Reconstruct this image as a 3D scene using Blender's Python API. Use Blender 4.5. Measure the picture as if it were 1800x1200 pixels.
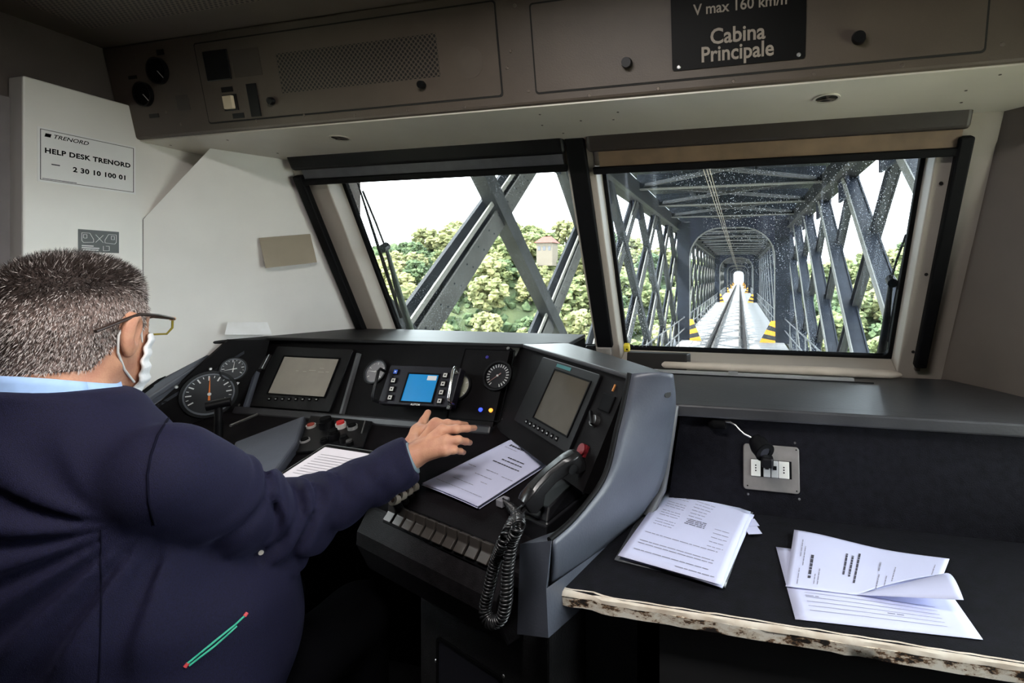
import bpy, bmesh, math, random
import numpy as np
from mathutils import Vector, Matrix
random.seed(7); np.random.seed(7)
for o in list(bpy.data.objects): bpy.data.objects.remove(o)
scene = bpy.context.scene
col = scene.collection
sin, cos, pi = math.sin, math.cos, math.pi

# ------------------------------------------------------------------ camera
ZC = 1.35                       # camera height above the cab floor
FPX, CX, CY = 850.0, 1100.0, 487.0
YAW = math.atan2(200.0, 850.0)
cd = bpy.data.cameras.new('camera'); cam = bpy.data.objects.new('camera', cd); col.objects.link(cam)
cd.sensor_width = 36.0; cd.lens = 17.0
cd.shift_x = -200/1800; cd.shift_y = -113/1800
cd.clip_start = 0.02; cd.clip_end = 2000
cam.location = (0, 0, ZC); cam.rotation_euler = (pi/2, 0, YAW)
scene.camera = cam

# ------------------------------------------------------------------ sky, sun, exposure
SKY = 4.6; SUN = 7.0; FILL = 4.6
w = bpy.data.worlds.new('sky'); scene.world = w; w.use_nodes = True
nt = w.node_tree; nt.nodes.clear()
wo = nt.nodes.new('ShaderNodeOutputWorld'); bg = nt.nodes.new('ShaderNodeBackground')
bg.inputs['Color'].default_value = (0.93, 0.97, 1.0, 1); bg.inputs['Strength'].default_value = SKY
nt.links.new(bg.outputs[0], wo.inputs[0])
sd = bpy.data.lights.new('sun', 'SUN'); sun = bpy.data.objects.new('sun', sd); col.objects.link(sun)
sd.energy = SUN; sd.angle = 0.02; sd.color = (1.0, 0.95, 0.86)
sun.rotation_euler = Vector((0.62, 0.30, -0.80)).to_track_quat('-Z', 'Y').to_euler()
vs = scene.view_settings
vs.view_transform = 'Standard'; vs.look = 'None'; vs.gamma = 1.0; vs.use_curve_mapping = False
vs.exposure = 1.8
scene.cycles.max_bounces = 8; scene.cycles.diffuse_bounces = 4; scene.cycles.transparent_max_bounces = 12
scene.cycles.caustics_reflective = False; scene.cycles.caustics_refractive = False

# ------------------------------------------------------------------ pixel helpers: a pixel of the photograph and one known coordinate give a point
C0 = Vector((0, 0, ZC))
F3 = Vector((-sin(YAW), cos(YAW), 0)); R3 = Vector((cos(YAW), sin(YAW), 0))
def ray(u, v): return F3*FPX + R3*(u-CX) + Vector((0, 0, CY-v))
def pz(u, v, zr): d = ray(u, v); return C0 + d*(zr/d.z)          # zr: height relative to the camera
def pY(u, v, y): d = ray(u, v); return C0 + d*(y/d.y)
def pX(u, v, x): d = ray(u, v); return C0 + d*(x/d.x)
def pP(u, v, p0, n): d = ray(u, v); return C0 + d*((Vector(p0)-C0).dot(n)/d.dot(n))
def W(x, y, zr): return Vector((x, y, ZC+zr))

# ------------------------------------------------------------------ materials
MATS = {}
def mat(name, c, rough=0.5, metal=0.0, var=0.12, scale=12.0, bump=0.0, bscale=80.0, c2=None, spec=0.5, emit=None, estr=1.0, detail=4.0):
    if name in MATS: return MATS[name]
    m = bpy.data.materials.new(name); m.use_nodes = True; MATS[name] = m
    nt = m.node_tree; b = nt.nodes['Principled BSDF']
    b.inputs['Roughness'].default_value = rough; b.inputs['Metallic'].default_value = metal
    b.inputs['Specular IOR Level'].default_value = spec
    tc = nt.nodes.new('ShaderNodeTexCoord')
    n = nt.nodes.new('ShaderNodeTexNoise'); n.inputs['Scale'].default_value = scale; n.inputs['Detail'].default_value = detail
    nt.links.new(tc.outputs['Object'], n.inputs['Vector'])
    r = nt.nodes.new('ShaderNodeValToRGB')
    d = c2 if c2 else tuple(x*(1-var) for x in c)
    e = c if c2 else tuple(min(1, x*(1+var)) for x in c)
    r.color_ramp.elements[0].position = 0.3; r.color_ramp.elements[1].position = 0.7
    r.color_ramp.elements[0].color = (*d, 1); r.color_ramp.elements[1].color = (*e, 1)
    nt.links.new(n.outputs['Fac'], r.inputs['Fac']); nt.links.new(r.outputs['Color'], b.inputs['Base Color'])
    if bump:
        n2 = nt.nodes.new('ShaderNodeTexNoise'); n2.inputs['Scale'].default_value = bscale; n2.inputs['Detail'].default_value = 3
        nt.links.new(tc.outputs['Object'], n2.inputs['Vector'])
        bp = nt.nodes.new('ShaderNodeBump'); bp.inputs['Strength'].default_value = bump; bp.inputs['Distance'].default_value = 0.01
        nt.links.new(n2.outputs['Fac'], bp.inputs['Height']); nt.links.new(bp.outputs['Normal'], b.inputs['Normal'])
    if emit:
        b.inputs['Emission Color'].default_value = (*emit, 1); b.inputs['Emission Strength'].default_value = estr
    return m

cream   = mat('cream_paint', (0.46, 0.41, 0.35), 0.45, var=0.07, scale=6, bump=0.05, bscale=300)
creamov = mat('cream_overhead_shaded', (0.098, 0.076, 0.060), 0.5, var=0.12, scale=7, bump=0.06, bscale=300)  # cream console paint with the shade on its face put into the colour
white_p = mat('white_panel', (0.90, 0.88, 0.83), 0.42, var=0.04, scale=5)
greyw   = mat('grey_wall', (0.085, 0.068, 0.062), 0.7, var=0.1, scale=9, bump=0.1, bscale=200)
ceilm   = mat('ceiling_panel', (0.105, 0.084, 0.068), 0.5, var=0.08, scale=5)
holem   = mat('dark_hole', (0.012, 0.011, 0.010), 0.8)
floorm  = mat('floor_rubber', (0.02, 0.02, 0.022), 0.7, bump=0.2)
blackp  = mat('black_plastic', (0.004, 0.004, 0.005), 0.42, var=0.25, spec=0.3)
blackm  = mat('black_matte', (0.003, 0.003, 0.0035), 0.75, spec=0.1)
rubber  = mat('black_rubber', (0.0035, 0.0035, 0.004), 0.6, spec=0.15)
chrome  = mat('chrome', (0.75, 0.74, 0.72), 0.22, 1.0)
steel   = mat('brushed_steel', (0.50, 0.50, 0.50), 0.4, 1.0)
screwm  = mat('screw_metal', (0.16, 0.13, 0.11), 0.45, 0.5)
deskblk = mat('desk_black', (0.006, 0.005, 0.006), 0.6, var=0.35, scale=25, bump=0.15, bscale=500, spec=0.10)
panelbk = mat('instrument_black', (0.005, 0.0045, 0.005), 0.6, var=0.3, scale=20, bump=0.1, bscale=500, spec=0.10)
slate   = mat('slate_grey_paint', (0.072, 0.080, 0.102), 0.42, var=0.15, scale=10, bump=0.05, bscale=200)
ledgem  = mat('ledge_grey', (0.040, 0.040, 0.043), 0.36, var=0.2, scale=8, bump=0.05, bscale=150)
niche   = mat('niche_black', (0.0065, 0.0062, 0.009), 0.7, var=0.4, scale=60, bump=0.3, bscale=600, spec=0.08)
paper   = mat('paper', (0.58, 0.60, 0.80), 0.6, var=0.03, scale=9)
paperw  = mat('white_paper', (0.92, 0.92, 0.90), 0.6, var=0.02)
inkm    = mat('print_ink', (0.055, 0.055, 0.075), 0.7)
inkl    = mat('faint_print', (0.26, 0.26, 0.34), 0.7)
whitem  = mat('white_marking', (0.75, 0.75, 0.73), 0.5)
greylab = mat('grey_label', (0.12, 0.12, 0.12), 0.5)

# ------------------------------------------------------------------ mesh builder
class MB:
    def __init__(s): s.v = []; s.f = []; s.m = []
    def add(s, vs, fs, m=0):
        k = len(s.v); s.v += [Vector(p) for p in vs]
        for f in fs: s.f.append([k+i for i in f]); s.m.append(m)
        return s
    def hexa(s, p, m=0):       # p: 8 points, bottom loop 0-3, top loop 4-7
        return s.add(p, [(3,2,1,0),(4,5,6,7),(0,1,5,4),(1,2,6,5),(2,3,7,6),(3,0,4,7)], m)
    def box(s, c, size, m=0, rot=None):
        c = Vector(c); hx, hy, hz = size[0]/2, size[1]/2, size[2]/2
        p = [Vector(q) for q in ((-hx,-hy,-hz),(hx,-hy,-hz),(hx,hy,-hz),(-hx,hy,-hz),(-hx,-hy,hz),(hx,-hy,hz),(hx,hy,hz),(-hx,hy,hz))]
        if rot: p = [rot @ q for q in p]
        return s.hexa([c+q for q in p], m)
    def prism(s, a, b, m=0):   # two matching loops
        n = len(a)
        return s.add(list(a)+list(b), [tuple(range(n-1,-1,-1)), tuple(range(n,2*n))]+[(i,(i+1)%n,n+(i+1)%n,n+i) for i in range(n)], m)
    def quad(s, a, b, c, d, m=0): return s.add([a,b,c,d], [(0,1,2,3)], m)
    def tube(s, path, r, n=8, m=0, caps=True):
        path = [Vector(p) for p in path]; k = len(path)
        rr = r if isinstance(r, (list, tuple)) else [r]*k
        vs = []; up = None
        for i in range(k):
            t = (path[min(i+1,k-1)]-path[max(i-1,0)])
            t = t.normalized() if t.length > 1e-9 else Vector((0,0,1))
            if up is None:
                up = Vector((0,0,1)) if abs(t.z) < 0.9 else Vector((1,0,0))
            x = up - t*up.dot(t)
            if x.length < 1e-6: x = t.orthogonal()
            x.normalize(); up = x; y = t.cross(x)
            vs += [path[i] + (x*cos(2*pi*j/n) + y*sin(2*pi*j/n))*rr[i] for j in range(n)]
        fs = [(i*n+j, i*n+(j+1)%n, (i+1)*n+(j+1)%n, (i+1)*n+j) for i in range(k-1) for j in range(n)]
        if caps: fs += [tuple(range(n-1,-1,-1)), tuple((k-1)*n+j for j in range(n))]
        return s.add(vs, fs, m)
    def grid(s, fn, nu, nv, m=0):
        vs = [fn(i/nu, j/nv) for j in range(nv+1) for i in range(nu+1)]
        w_ = nu+1
        return s.add(vs, [(j*w_+i, j*w_+i+1, (j+1)*w_+i+1, (j+1)*w_+i) for j in range(nv) for i in range(nu)], m)
    def build(s, name, mats, parent=None, smooth=None, bevel=0, origin=None, solid=0, bseg=2):
        me = bpy.data.meshes.new(name)
        lo = Vector((min(p.x for p in s.v), min(p.y for p in s.v), min(p.z for p in s.v)))
        hi = Vector((max(p.x for p in s.v), max(p.y for p in s.v), max(p.z for p in s.v)))
        o0 = Vector(origin) if origin is not None else Vector(((lo.x+hi.x)/2, (lo.y+hi.y)/2, lo.z))
        me.from_pydata([p-o0 for p in s.v], [], s.f)
        if not isinstance(mats, (list, tuple)): mats = [mats]
        for q in mats: me.materials.append(q)
        if len(mats) > 1: me.polygons.foreach_set('material_index', s.m)
        bm = bmesh.new(); bm.from_mesh(me); bmesh.ops.recalc_face_normals(bm, faces=bm.faces); bm.to_mesh(me); bm.free()
        ob = bpy.data.objects.new(name, me); col.objects.link(ob)
        if parent is not None:
            ob.parent = parent; ob.location = o0 - wloc(parent)
        else: ob.location = o0
        if smooth:
            me.polygons.foreach_set('use_smooth', [True]*len(me.polygons))
            if smooth < 170:
                me.set_sharp_from_angle(angle=math.radians(smooth))
        if solid:
            md = ob.modifiers.new('thickness', 'SOLIDIFY'); md.thickness = solid; md.offset = 0
        if bevel:
            md = ob.modifiers.new('bevel', 'BEVEL'); md.width = bevel; md.segments = bseg; md.limit_method = 'ANGLE'; md.angle_limit = 0.6
        return ob
def wloc(o):
    p = Vector(o.location)
    while o.parent is not None: o = o.parent; p += Vector(o.location)
    return p
def empty(name, loc, label=None, cat=None, group=None):
    o = bpy.data.objects.new(name, None); col.objects.link(o); o.location = loc; o.empty_display_size = 0.05
    return tag(o, label, cat, group)
def tag(o, label=None, cat=None, group=None, kind=None):
    if label: o['label'] = label
    if cat: o['category'] = cat
    if group: o['group'] = group
    if kind: o['kind'] = kind
    return o
def copy_tree(o, parent=None, dloc=(0,0,0)):
    c = o.copy(); col.objects.link(c); c.parent = parent; c.location = Vector(o.location)+Vector(dloc)
    for ch in [x for x in o.children]: copy_tree(ch, c)
    return c
class Pl:       # a flat frame: a to the right, b up, h out of the surface
    def __init__(s, o, ex, ey):
        s.o = Vector(o); s.ex = Vector(ex).normalized(); ey = Vector(ey); s.ey = (ey - s.ex*ey.dot(s.ex)).normalized(); s.n = s.ex.cross(s.ey)
    def P(s, a, b, h=0.0): return s.o + s.ex*a + s.ey*b + s.n*h
    def uv(s, u, v, h=0.0):
        p = pP(u, v, s.o+s.n*h, s.n) - s.o; return (p.dot(s.ex), p.dot(s.ey))
    def box(s, mb, a0, a1, b0, b1, h0, h1, m=0):
        return mb.hexa([s.P(a0,b0,h0),s.P(a1,b0,h0),s.P(a1,b1,h0),s.P(a0,b1,h0),s.P(a0,b0,h1),s.P(a1,b0,h1),s.P(a1,b1,h1),s.P(a0,b1,h1)], m)
    def poly(s, mb, pts, h0, h1, m=0): return mb.prism([s.P(a,b,h0) for a,b in pts], [s.P(a,b,h1) for a,b in pts], m)
    def cyl(s, mb, a, b, r, h0, h1, n=24, r2=None, m=0, sq=1.0):
        r2 = r if r2 is None else r2
        A = [s.P(a+r*cos(2*pi*i/n), b+sq*r*sin(2*pi*i/n), h0) for i in range(n)]
        B = [s.P(a+r2*cos(2*pi*i/n), b+sq*r2*sin(2*pi*i/n), h1) for i in range(n)]
        return mb.prism(A, B, m)
    def ring(s, mb, a, b, r0, r1, h0, h1, n=32, m=0):
        vs = []
        for r, h in ((r0,h0),(r1,h0),(r1,h1),(r0,h1)): vs += [s.P(a+r*cos(2*pi*i/n), b+r*sin(2*pi*i/n), h) for i in range(n)]
        fs = [(k*n+i, k*n+(i+1)%n, ((k+1)%4)*n+(i+1)%n, ((k+1)%4)*n+i) for k in range(4) for i in range(n)]
        return mb.add(vs, fs, m)
    def frame(s, mb, o, i, h0, h1, m=0):        # o, i: two matching loops of (a,b)
        n = len(o); vs = []
        for L, h in ((o,h0),(i,h0),(i,h1),(o,h1)): vs += [s.P(a,b,h) for a,b in L]
        fs = [(k*n+q, k*n+(q+1)%n, ((k+1)%4)*n+(q+1)%n, ((k+1)%4)*n+q) for k in range(4) for q in range(n)]
        return mb.add(vs, fs, m)
def rr(a0, a1, b0, b1, r, n=4):
    pts = []
    for cx, cy, t0 in ((a1-r,b1-r,0),(a0+r,b1-r,pi/2),(a0+r,b0+r,pi),(a1-r,b0+r,1.5*pi)):
        pts += [(cx+r*cos(t0+pi/2*k/n), cy+r*sin(t0+pi/2*k/n)) for k in range(n+1)]
    return pts
def inset(pts, d):
    cx = sum(p[0] for p in pts)/len(pts); cy = sum(p[1] for p in pts)/len(pts)
    return [(a + (d if a < cx else -d), b + (d if b < cy else -d)) for a, b in pts]
def text(name, body, pl, a, b, size, m, parent=None, h=0.0008, align='CENTER', bold=0.0, sx=1.0, shear=0.0, rot=0.0, valign='CENTER', spc=1.0):
    cu = bpy.data.curves.new(name, 'FONT'); cu.body = body; cu.size = size; cu.align_x = align; cu.align_y = valign
    cu.offset = bold*size; cu.shear = shear; cu.resolution_u = 3; cu.space_character = spc
    ob = bpy.data.objects.new(name, cu); me = bpy.data.meshes.new_from_object(ob)
    bpy.data.objects.remove(ob); bpy.data.curves.remove(cu)
    mb = MB(); c, s_ = cos(rot), sin(rot)
    mb.v = [pl.P(a+(q.co.x*sx*c-q.co.y*s_), b+(q.co.x*sx*s_+q.co.y*c), h) for q in me.vertices]
    mb.f = [list(p.vertices) for p in me.polygons]; mb.m = [0]*len(mb.f)
    bpy.data.meshes.remove(me)
    return mb.build(name, m, parent)
# ------------------------------------------------------------------ the cab shell
def perf_mat(name, base, pitch, axes, rad=0.30):
    m = bpy.data.materials.new(name); m.use_nodes = True; nt = m.node_tree; b = nt.nodes['Principled BSDF']
    b.inputs['Roughness'].default_value = 0.5
    tc = nt.nodes.new('ShaderNodeTexCoord'); sp = nt.nodes.new('ShaderNodeSeparateXYZ'); cb = nt.nodes.new('ShaderNodeCombineXYZ')
    nt.links.new(tc.outputs['Object'], sp.inputs[0])
    nt.links.new(sp.outputs[axes[0]], cb.inputs[0]); nt.links.new(sp.outputs[axes[1]], cb.inputs[1])
    mp = nt.nodes.new('ShaderNodeMapping'); mp.inputs['Rotation'].default_value = (0, 0, pi/4)
    nt.links.new(cb.outputs[0], mp.inputs[0])
    v = nt.nodes.new('ShaderNodeTexVoronoi'); v.voronoi_dimensions = '2D'; v.inputs['Scale'].default_value = 1/pitch; v.inputs['Randomness'].default_value = 0
    nt.links.new(mp.outputs[0], v.inputs['Vector'])
    r = nt.nodes.new('ShaderNodeValToRGB'); r.color_ramp.elements[0].position = rad; r.color_ramp.elements[1].position = rad+0.05
    r.color_ramp.elements[0].color = (0.008, 0.007, 0.007, 1); r.color_ramp.elements[1].color = (*base, 1)
    nt.links.new(v.outputs['Distance'], r.inputs[0]); nt.links.new(r.outputs[0], b.inputs['Base Color'])
    return m
XL, XR = -1.745, 0.86          # inner faces of the side panels
YB = -1.35                     # rear wall
ZU = 1.76                      # underside of the overhead console
ZCEIL = 2.014
def S(o): return tag(o, kind='structure')
mb = MB(); mb.box((-0.47, 0.25, -0.03), (2.9, 3.3, 0.06)); S(mb.build('floor', floorm))
cl = MB(); cl.box((-0.47, -0.15, ZCEIL+0.03), (2.9, 2.5, 0.06)); ceil = S(cl.build('ceiling', ceilm))
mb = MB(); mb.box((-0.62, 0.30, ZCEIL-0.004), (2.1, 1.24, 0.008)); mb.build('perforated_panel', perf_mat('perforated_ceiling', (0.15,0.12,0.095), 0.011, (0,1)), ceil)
# fill lamp added out of view to brighten the papers and desk
fillo = empty('fill_lamp', (-0.35, 0.28, ZCEIL), 'flat white fill lamp added under the cab ceiling', 'lamp')
mb = MB(); mb.box((-0.35, 0.28, ZCEIL-0.014), (0.70, 0.22, 0.012)); mb.build('housing', cream, fillo, bevel=0.004)
mb = MB(); mb.box((-0.35, 0.28, ZCEIL-0.022), (0.66, 0.18, 0.004)); mb.build('diffuser', mat('lamp_diffuser', (0.8,0.8,0.78), 0.5, emit=(1.0,0.95,0.9), estr=1.0), fillo)
ld = bpy.data.lights.new('fill_light', 'AREA'); ld.shape = 'RECTANGLE'; ld.size = 0.64; ld.size_y = 0.16; ld.energy = FILL; ld.color = (1.0, 0.96, 0.93)
lo = bpy.data.objects.new('fill_light', ld); col.objects.link(lo); lo.parent = fillo; lo.location = (0, 0, -0.027)
mb = MB(); mb.box((-0.47, 0.25, 2.3), (2.9, 3.3, 0.05)); S(mb.build('roof', greyw))
# left side wall with the driver's side window
def wall_x(name, x0, x1, y0, y1, hy0, hy1, hz0, hz1, m, ztop=2.3):
    mb = MB()
    for (a, b, c, d) in ((y0, hy0, 0, ztop), (hy1, y1, 0, ztop), (hy0, hy1, 0, hz0), (hy0, hy1, hz1, ztop)):
        mb.box(((x0+x1)/2, (a+b)/2, (c+d)/2), (x1-x0, b-a, d-c))
    return S(mb.build(name, m))
wl = wall_x('wall_left', -1.90, -1.80, YB, 2.0, 0.15, 0.77, 1.00, 1.72, greyw)
wr = wall_x('wall_right', XR, XR+0.10, YB, 2.0, 0.40, 1.28, 0.86, 1.74, greyw)
mb = MB(); mb.box((-0.47, YB-0.05, 1.15), (2.9, 0.1, 2.3)); S(mb.build('wall_back', mat('rear_wall', (0.05,0.045,0.042), 0.6)))
def side_window(name, x, y0, y1, z0, z1):
    root = S(bpy.data.objects.new(name, None)); col.objects.link(root); root.location = (x, (y0+y1)/2, z0)
    q = Pl((x, y0, z0), (0, 1, 0), (0, 0, 1)); L, H = y1-y0, z1-z0
    mb = MB(); q.frame(mb, rr(-0.03, L+0.03, -0.03, H+0.03, 0.05), rr(0.012, L-0.012, 0.012, H-0.012, 0.04), -0.06, 0.06); mb.build('window_frame', rubber, root)
    mb = MB(); q.box(mb, 0, L, 0, H, -0.003, 0.003); mb.build('pane', glass_side, root)
# thin clear glass: mostly see-through with a mirror-like sheen, dirt and dried drops catch the light
def glass_mat(name, dirt, seed, spots=True, tint=(0.95, 0.975, 0.97, 1)):
    m = bpy.data.materials.new(name); m.use_nodes = True; nt = m.node_tree; nt.nodes.clear()
    out = nt.nodes.new('ShaderNodeOutputMaterial')
    tr = nt.nodes.new('ShaderNodeBsdfTransparent'); gl = nt.nodes.new('ShaderNodeBsdfGlossy'); gl.inputs['Roughness'].default_value = 0.02
    tr.inputs['Color'].default_value = tint
    fr = nt.nodes.new('ShaderNodeFresnel'); fr.inputs['IOR'].default_value = 1.25
    mx = nt.nodes.new('ShaderNodeMixShader'); nt.links.new(fr.outputs[0], mx.inputs[0]); nt.links.new(tr.outputs[0], mx.inputs[1]); nt.links.new(gl.outputs[0], mx.inputs[2])
    if not spots:
        nt.links.new(mx.outputs[0], out.inputs[0]); return m
    tc = nt.nodes.new('ShaderNodeTexCoord')
    mp = nt.nodes.new('ShaderNodeMapping'); mp.inputs['Location'].default_value = (seed, 0, 0); nt.links.new(tc.outputs['Object'], mp.inputs[0])
    def ramp(src, p0, p1, c1):
        r = nt.nodes.new('ShaderNodeValToRGB'); r.color_ramp.elements[0].position = p0; r.color_ramp.elements[1].position = p1
        r.color_ramp.elements[0].color = (0,0,0,1); r.color_ramp.elements[1].color = (c1,c1,c1,1); nt.links.new(src, r.inputs[0]); return r.outputs[0]
    def noise(scale, vec, detail=4):
        n = nt.nodes.new('ShaderNodeTexNoise'); n.inputs['Scale'].default_value = scale; n.inputs['Detail'].default_value = detail; nt.links.new(vec, n.inputs['Vector']); return n.outputs['Fac']
    def math_(op, a, b):
        q = nt.nodes.new('ShaderNodeMath'); q.operation = op
        for k, x in enumerate((a, b)):
            if isinstance(x, (int, float)): q.inputs[k].default_value = x
            else: nt.links.new(x, q.inputs[k])
        return q.outputs[0]
    # dried drops in patches
    vo = nt.nodes.new('ShaderNodeTexVoronoi'); vo.inputs['Scale'].default_value = 130; nt.links.new(mp.outputs[0], vo.inputs['Vector'])
    inv = math_('SUBTRACT', 1.0, vo.outputs['Distance'])
    drops = ramp(inv, 0.80, 0.86, 1.0)
    patch = ramp(noise(3.0, mp.outputs[0]), 0.47, 0.62, 0.65)
    d1 = math_('MULTIPLY', drops, patch)
    # streaks running down the glass
    mp2 = nt.nodes.new('ShaderNodeMapping'); mp2.inputs['Scale'].default_value = (26, 0.8, 0.8); nt.links.new(mp.outputs[0], mp2.inputs[0])
    d2 = math_('MULTIPLY', ramp(noise(2.0, mp2.outputs[0], 6), 0.55, 0.75, 0.22), ramp(noise(1.7, mp.outputs[0]), 0.42, 0.6, 1.0))
    film = ramp(noise(2.2, mp.outputs[0]), 0.3, 0.75, 0.02)
    tot = math_('MULTIPLY', math_('ADD', math_('ADD', d1, d2), math_('ADD', film, 0.004)), dirt)
    df = nt.nodes.new('ShaderNodeBsdfTranslucent'); df.inputs['Color'].default_value = (0.62, 0.66, 0.72, 1)
    m2 = nt.nodes.new('ShaderNodeMixShader'); nt.links.new(tot, m2.inputs[0]); nt.links.new(mx.outputs[0], m2.inputs[1]); nt.links.new(df.outputs[0], m2.inputs[2])
    nt.links.new(m2.outputs[0], out.inputs[0]); return m
glass_side = glass_mat('side_glass', 0, 0, False)
glass_l = glass_mat('windscreen_glass_driver', 0.5, 3.1, tint=(0.80,0.84,0.84,1))
glass_r = glass_mat('windscreen_glass_mate', 1.0, 9.4, tint=(0.78,0.83,0.86,1))
side_window('window_3', -1.85, 0.15, 0.77, 1.00, 1.72)
side_window('window_4', XR+0.05, 0.40, 1.28, 0.86, 1.74)

# windscreen plane, leaning back to the top
TL = 0.51
ws = Pl((0, 1.5715, ZC), (1, 0, 0), (0, -TL, 1)); KB = math.sqrt(1+TL*TL)      # b = KB * height relative to the camera
def wb(zr): return zr*KB
ZT = ZU-ZC
wf = MB()
X0, XA, XB, XC_, XD, X1 = -1.53, -1.405, -0.515, -0.425, 0.497, 0.635
B0, BS, BT, B1 = wb(-0.42), wb(-0.305), wb(0.335), wb(0.60)
for a0, a1, b0, b1 in ((X0,XA,B0,B1),(XB,XC_,B0,B1),(XD,X1,B0,B1),(XA,XB,B0,BS),(XC_,XD,B0,BS),(XA,XB,BT,B1),(XC_,XD,BT,B1)):
    ws.box(wf, a0, a1, b0, b1, -0.075, 0)
# chamfered cheeks from the windscreen back to the side walls, and the lower front wall
s0, s1, s2, s3 = Vector((XL,1.083,0.4)), Vector((XL,1.083,1.524)), Vector((XL,1.24,1.70)), Vector((XL,1.345,1.80))
w0, w1, w2 = ws.P(X0+0.008, B1, -0.003), ws.P(X0+0.008, wb(-0.42), -0.003), Vector((X0, 1.85, 0.4))
wfo = S(wf.build('wall_front', cream, bevel=0.004))
mb = MB(); mb.add([s0, s1, s2, s3, w0, w1, w2], [(0,1,5,6),(1,4,5),(1,2,4),(2,3,4)]); S(mb.build('wall_front_left', white_p, smooth=35))
r0, r1, r2, r3 = Vector((XR,1.30,0.4)), Vector((XR,1.30,1.80)), ws.P(X1-0.008, B1, -0.003), ws.P(X1-0.008, wb(-0.42), -0.003)
mb = MB()
mb.grid(lambda i, j: Vector((r0.lerp(Vector((X1,1.85,0.4)), i)).lerp(r1.lerp(r2, i), j)) if False else (r0.lerp(r1, j)).lerp(r3.lerp(r2, j), i), 4, 4)
S(mb.build('wall_front_right', mat('cream_wall_shaded', (0.13,0.105,0.088), 0.55, var=0.08, scale=6), smooth=60))  # cream wall, its shade put in as a darker colour
mb = MB(); mb.box((-0.47, 1.93, 0.5), (2.9, 0.1, 1.0)); mb.box((-0.47, 1.87, 0.98), (2.9, 0.3, 0.05)); S(mb.build('wall_front_lower', blackm))
# white side panel on the left, standing proud of the wall
mb = MB()
pts = [(0.832,0.4),(1.083,0.4),(1.083,1.524),(1.24,1.70),(1.345,1.80),(1.075,1.80),(1.062,1.855),(0.832,1.855)]
mb.prism([Vector((XL,y,z)) for y,z in pts], [Vector((-1.80,y,z)) for y,z in pts])
pn = tag(mb.build('side_cabinet', white_p, bevel=0.004), 'tall white side cabinet between the driver window and the windscreen', 'cabinet')
mb = MB(); mb.box((-1.80+0.006, 0.807, 1.25), (0.03, 0.038, 1.1)); S(mb.build('trim_1', mat('grey_trim', (0.17,0.15,0.15), 0.5)))
mb = MB(); mb.box((-1.80+0.006, 0.779, 1.25), (0.05, 0.018, 1.1)); S(mb.build('trim_2', rubber))
def screw(mb, pl, a, b, r=0.0045, h=0.0015): pl.cyl(mb, a, b, r, 0, h, 10, r*0.7); pl.cyl(mb, a, b, r*0.4, h, h+0.0006, 6)
# panes and seals
def windscreen(name, a0, a1, g):
    root = S(bpy.data.objects.new(name, None)); col.objects.link(root); root.location = ws.P((a0+a1)/2, BS, -0.07)
    mb = MB(); b0, b1 = BS, BT
    ws.frame(mb, rr(a0-0.01, a1+0.01, b0-0.01, b1+0.01, 0.032, 5), rr(a0+0.013, a1-0.013, b0+0.010, b1-0.016, 0.022, 5), -0.085, -0.066); mb.build('seal', rubber, root, bevel=0.003)
    mb = MB(); ws.box(mb, a0-0.005, a1+0.005, b0-0.005, b1+0.005, -0.082, -0.074); mb.build('pane', g, root)
windscreen('window_1', XA, XB, glass_l)
windscreen('window_2', XC_, XD, glass_r)
# centre mullion cover
mb = MB(); ws.box(mb, -0.502, -0.444, wb(-0.245), wb(0.42), 0, 0.02); S(mb.build('trim_3', rubber, bevel=0.004))
mb = MB(); ws.box(mb, -0.506, -0.452, wb(-0.34), wb(-0.245), 0, 0.024); S(mb.build('trim_4', mat('worn_bracket', (0.36,0.33,0.30), 0.5, c2=(0.22,0.19,0.17), scale=30), bevel=0.003))
mb = MB(); ws.box(mb, -0.55, -0.512, wb(-0.285), wb(-0.247), 0, 0.03); S(mb.build('trim_5', blackp, bevel=0.006))
# roller blinds
def blind(label, a0, a1, cass, blade, top, drop):
    root = empty('roller_blind', ws.P((a0+a1)/2, wb(drop), 0.02), label, 'blind')
    mb = MB(); ws.box(mb, a0, a1, wb(top)-0.010, wb(top)+0.06, 0.004, 0.030); mb.build('cassette', cass, root, bevel=0.012, bseg=3)
    mb = MB(); ws.box(mb, a0+0.03, a1-0.012, wb(drop)+0.012, wb(top)-0.006, 0.012, 0.016); mb.build('blade', blade, root)
    mb = MB(); ws.box(mb, a0+0.008, a1-0.002, wb(drop)-0.006, wb(drop)+0.016, 0.008, 0.024); mb.build('bottom_bar', rubber, root, bevel=0.004)
    return root
cassl = mat('blind_black', (0.005,0.005,0.0055), 0.5, spec=0.2); blade1 = mat('blind_grey_fabric', (0.09,0.09,0.105), 0.45, var=0.2, scale=18)
cass2 = mat('blind_brown', (0.035,0.026,0.021), 0.5); blade2 = mat('blind_brown_fabric', (0.22,0.145,0.09), 0.5, var=0.2, scale=14)
b1_ = blind('black cased roller blind with grey blade above the left windscreen pane', -1.50, -0.505, cassl, blade1, 0.385, 0.334)
b2_ = blind('brownish roller blind with black bottom bar above the right windscreen pane', -0.435, 0.555, cass2, blade2, 0.385, 0.322)
for rt, a in ((b1_, -1.492), (b2_, 0.553)):
    mb = MB(); ws.box(mb, a-0.018, a+0.018, wb(-0.235 if rt is b1_ else -0.275), wb(0.36), 0.002, 0.028); mb.build('guide_rail', rubber, rt, bevel=0.006)
    mb = MB(); ws.box(mb, a-0.010, a+0.004, wb(-0.252 if rt is b1_ else -0.292), wb(-0.235 if rt is b1_ else -0.275), 0.002, 0.014); mb.build('end_stop', screwm, rt)
mb = MB()
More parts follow.
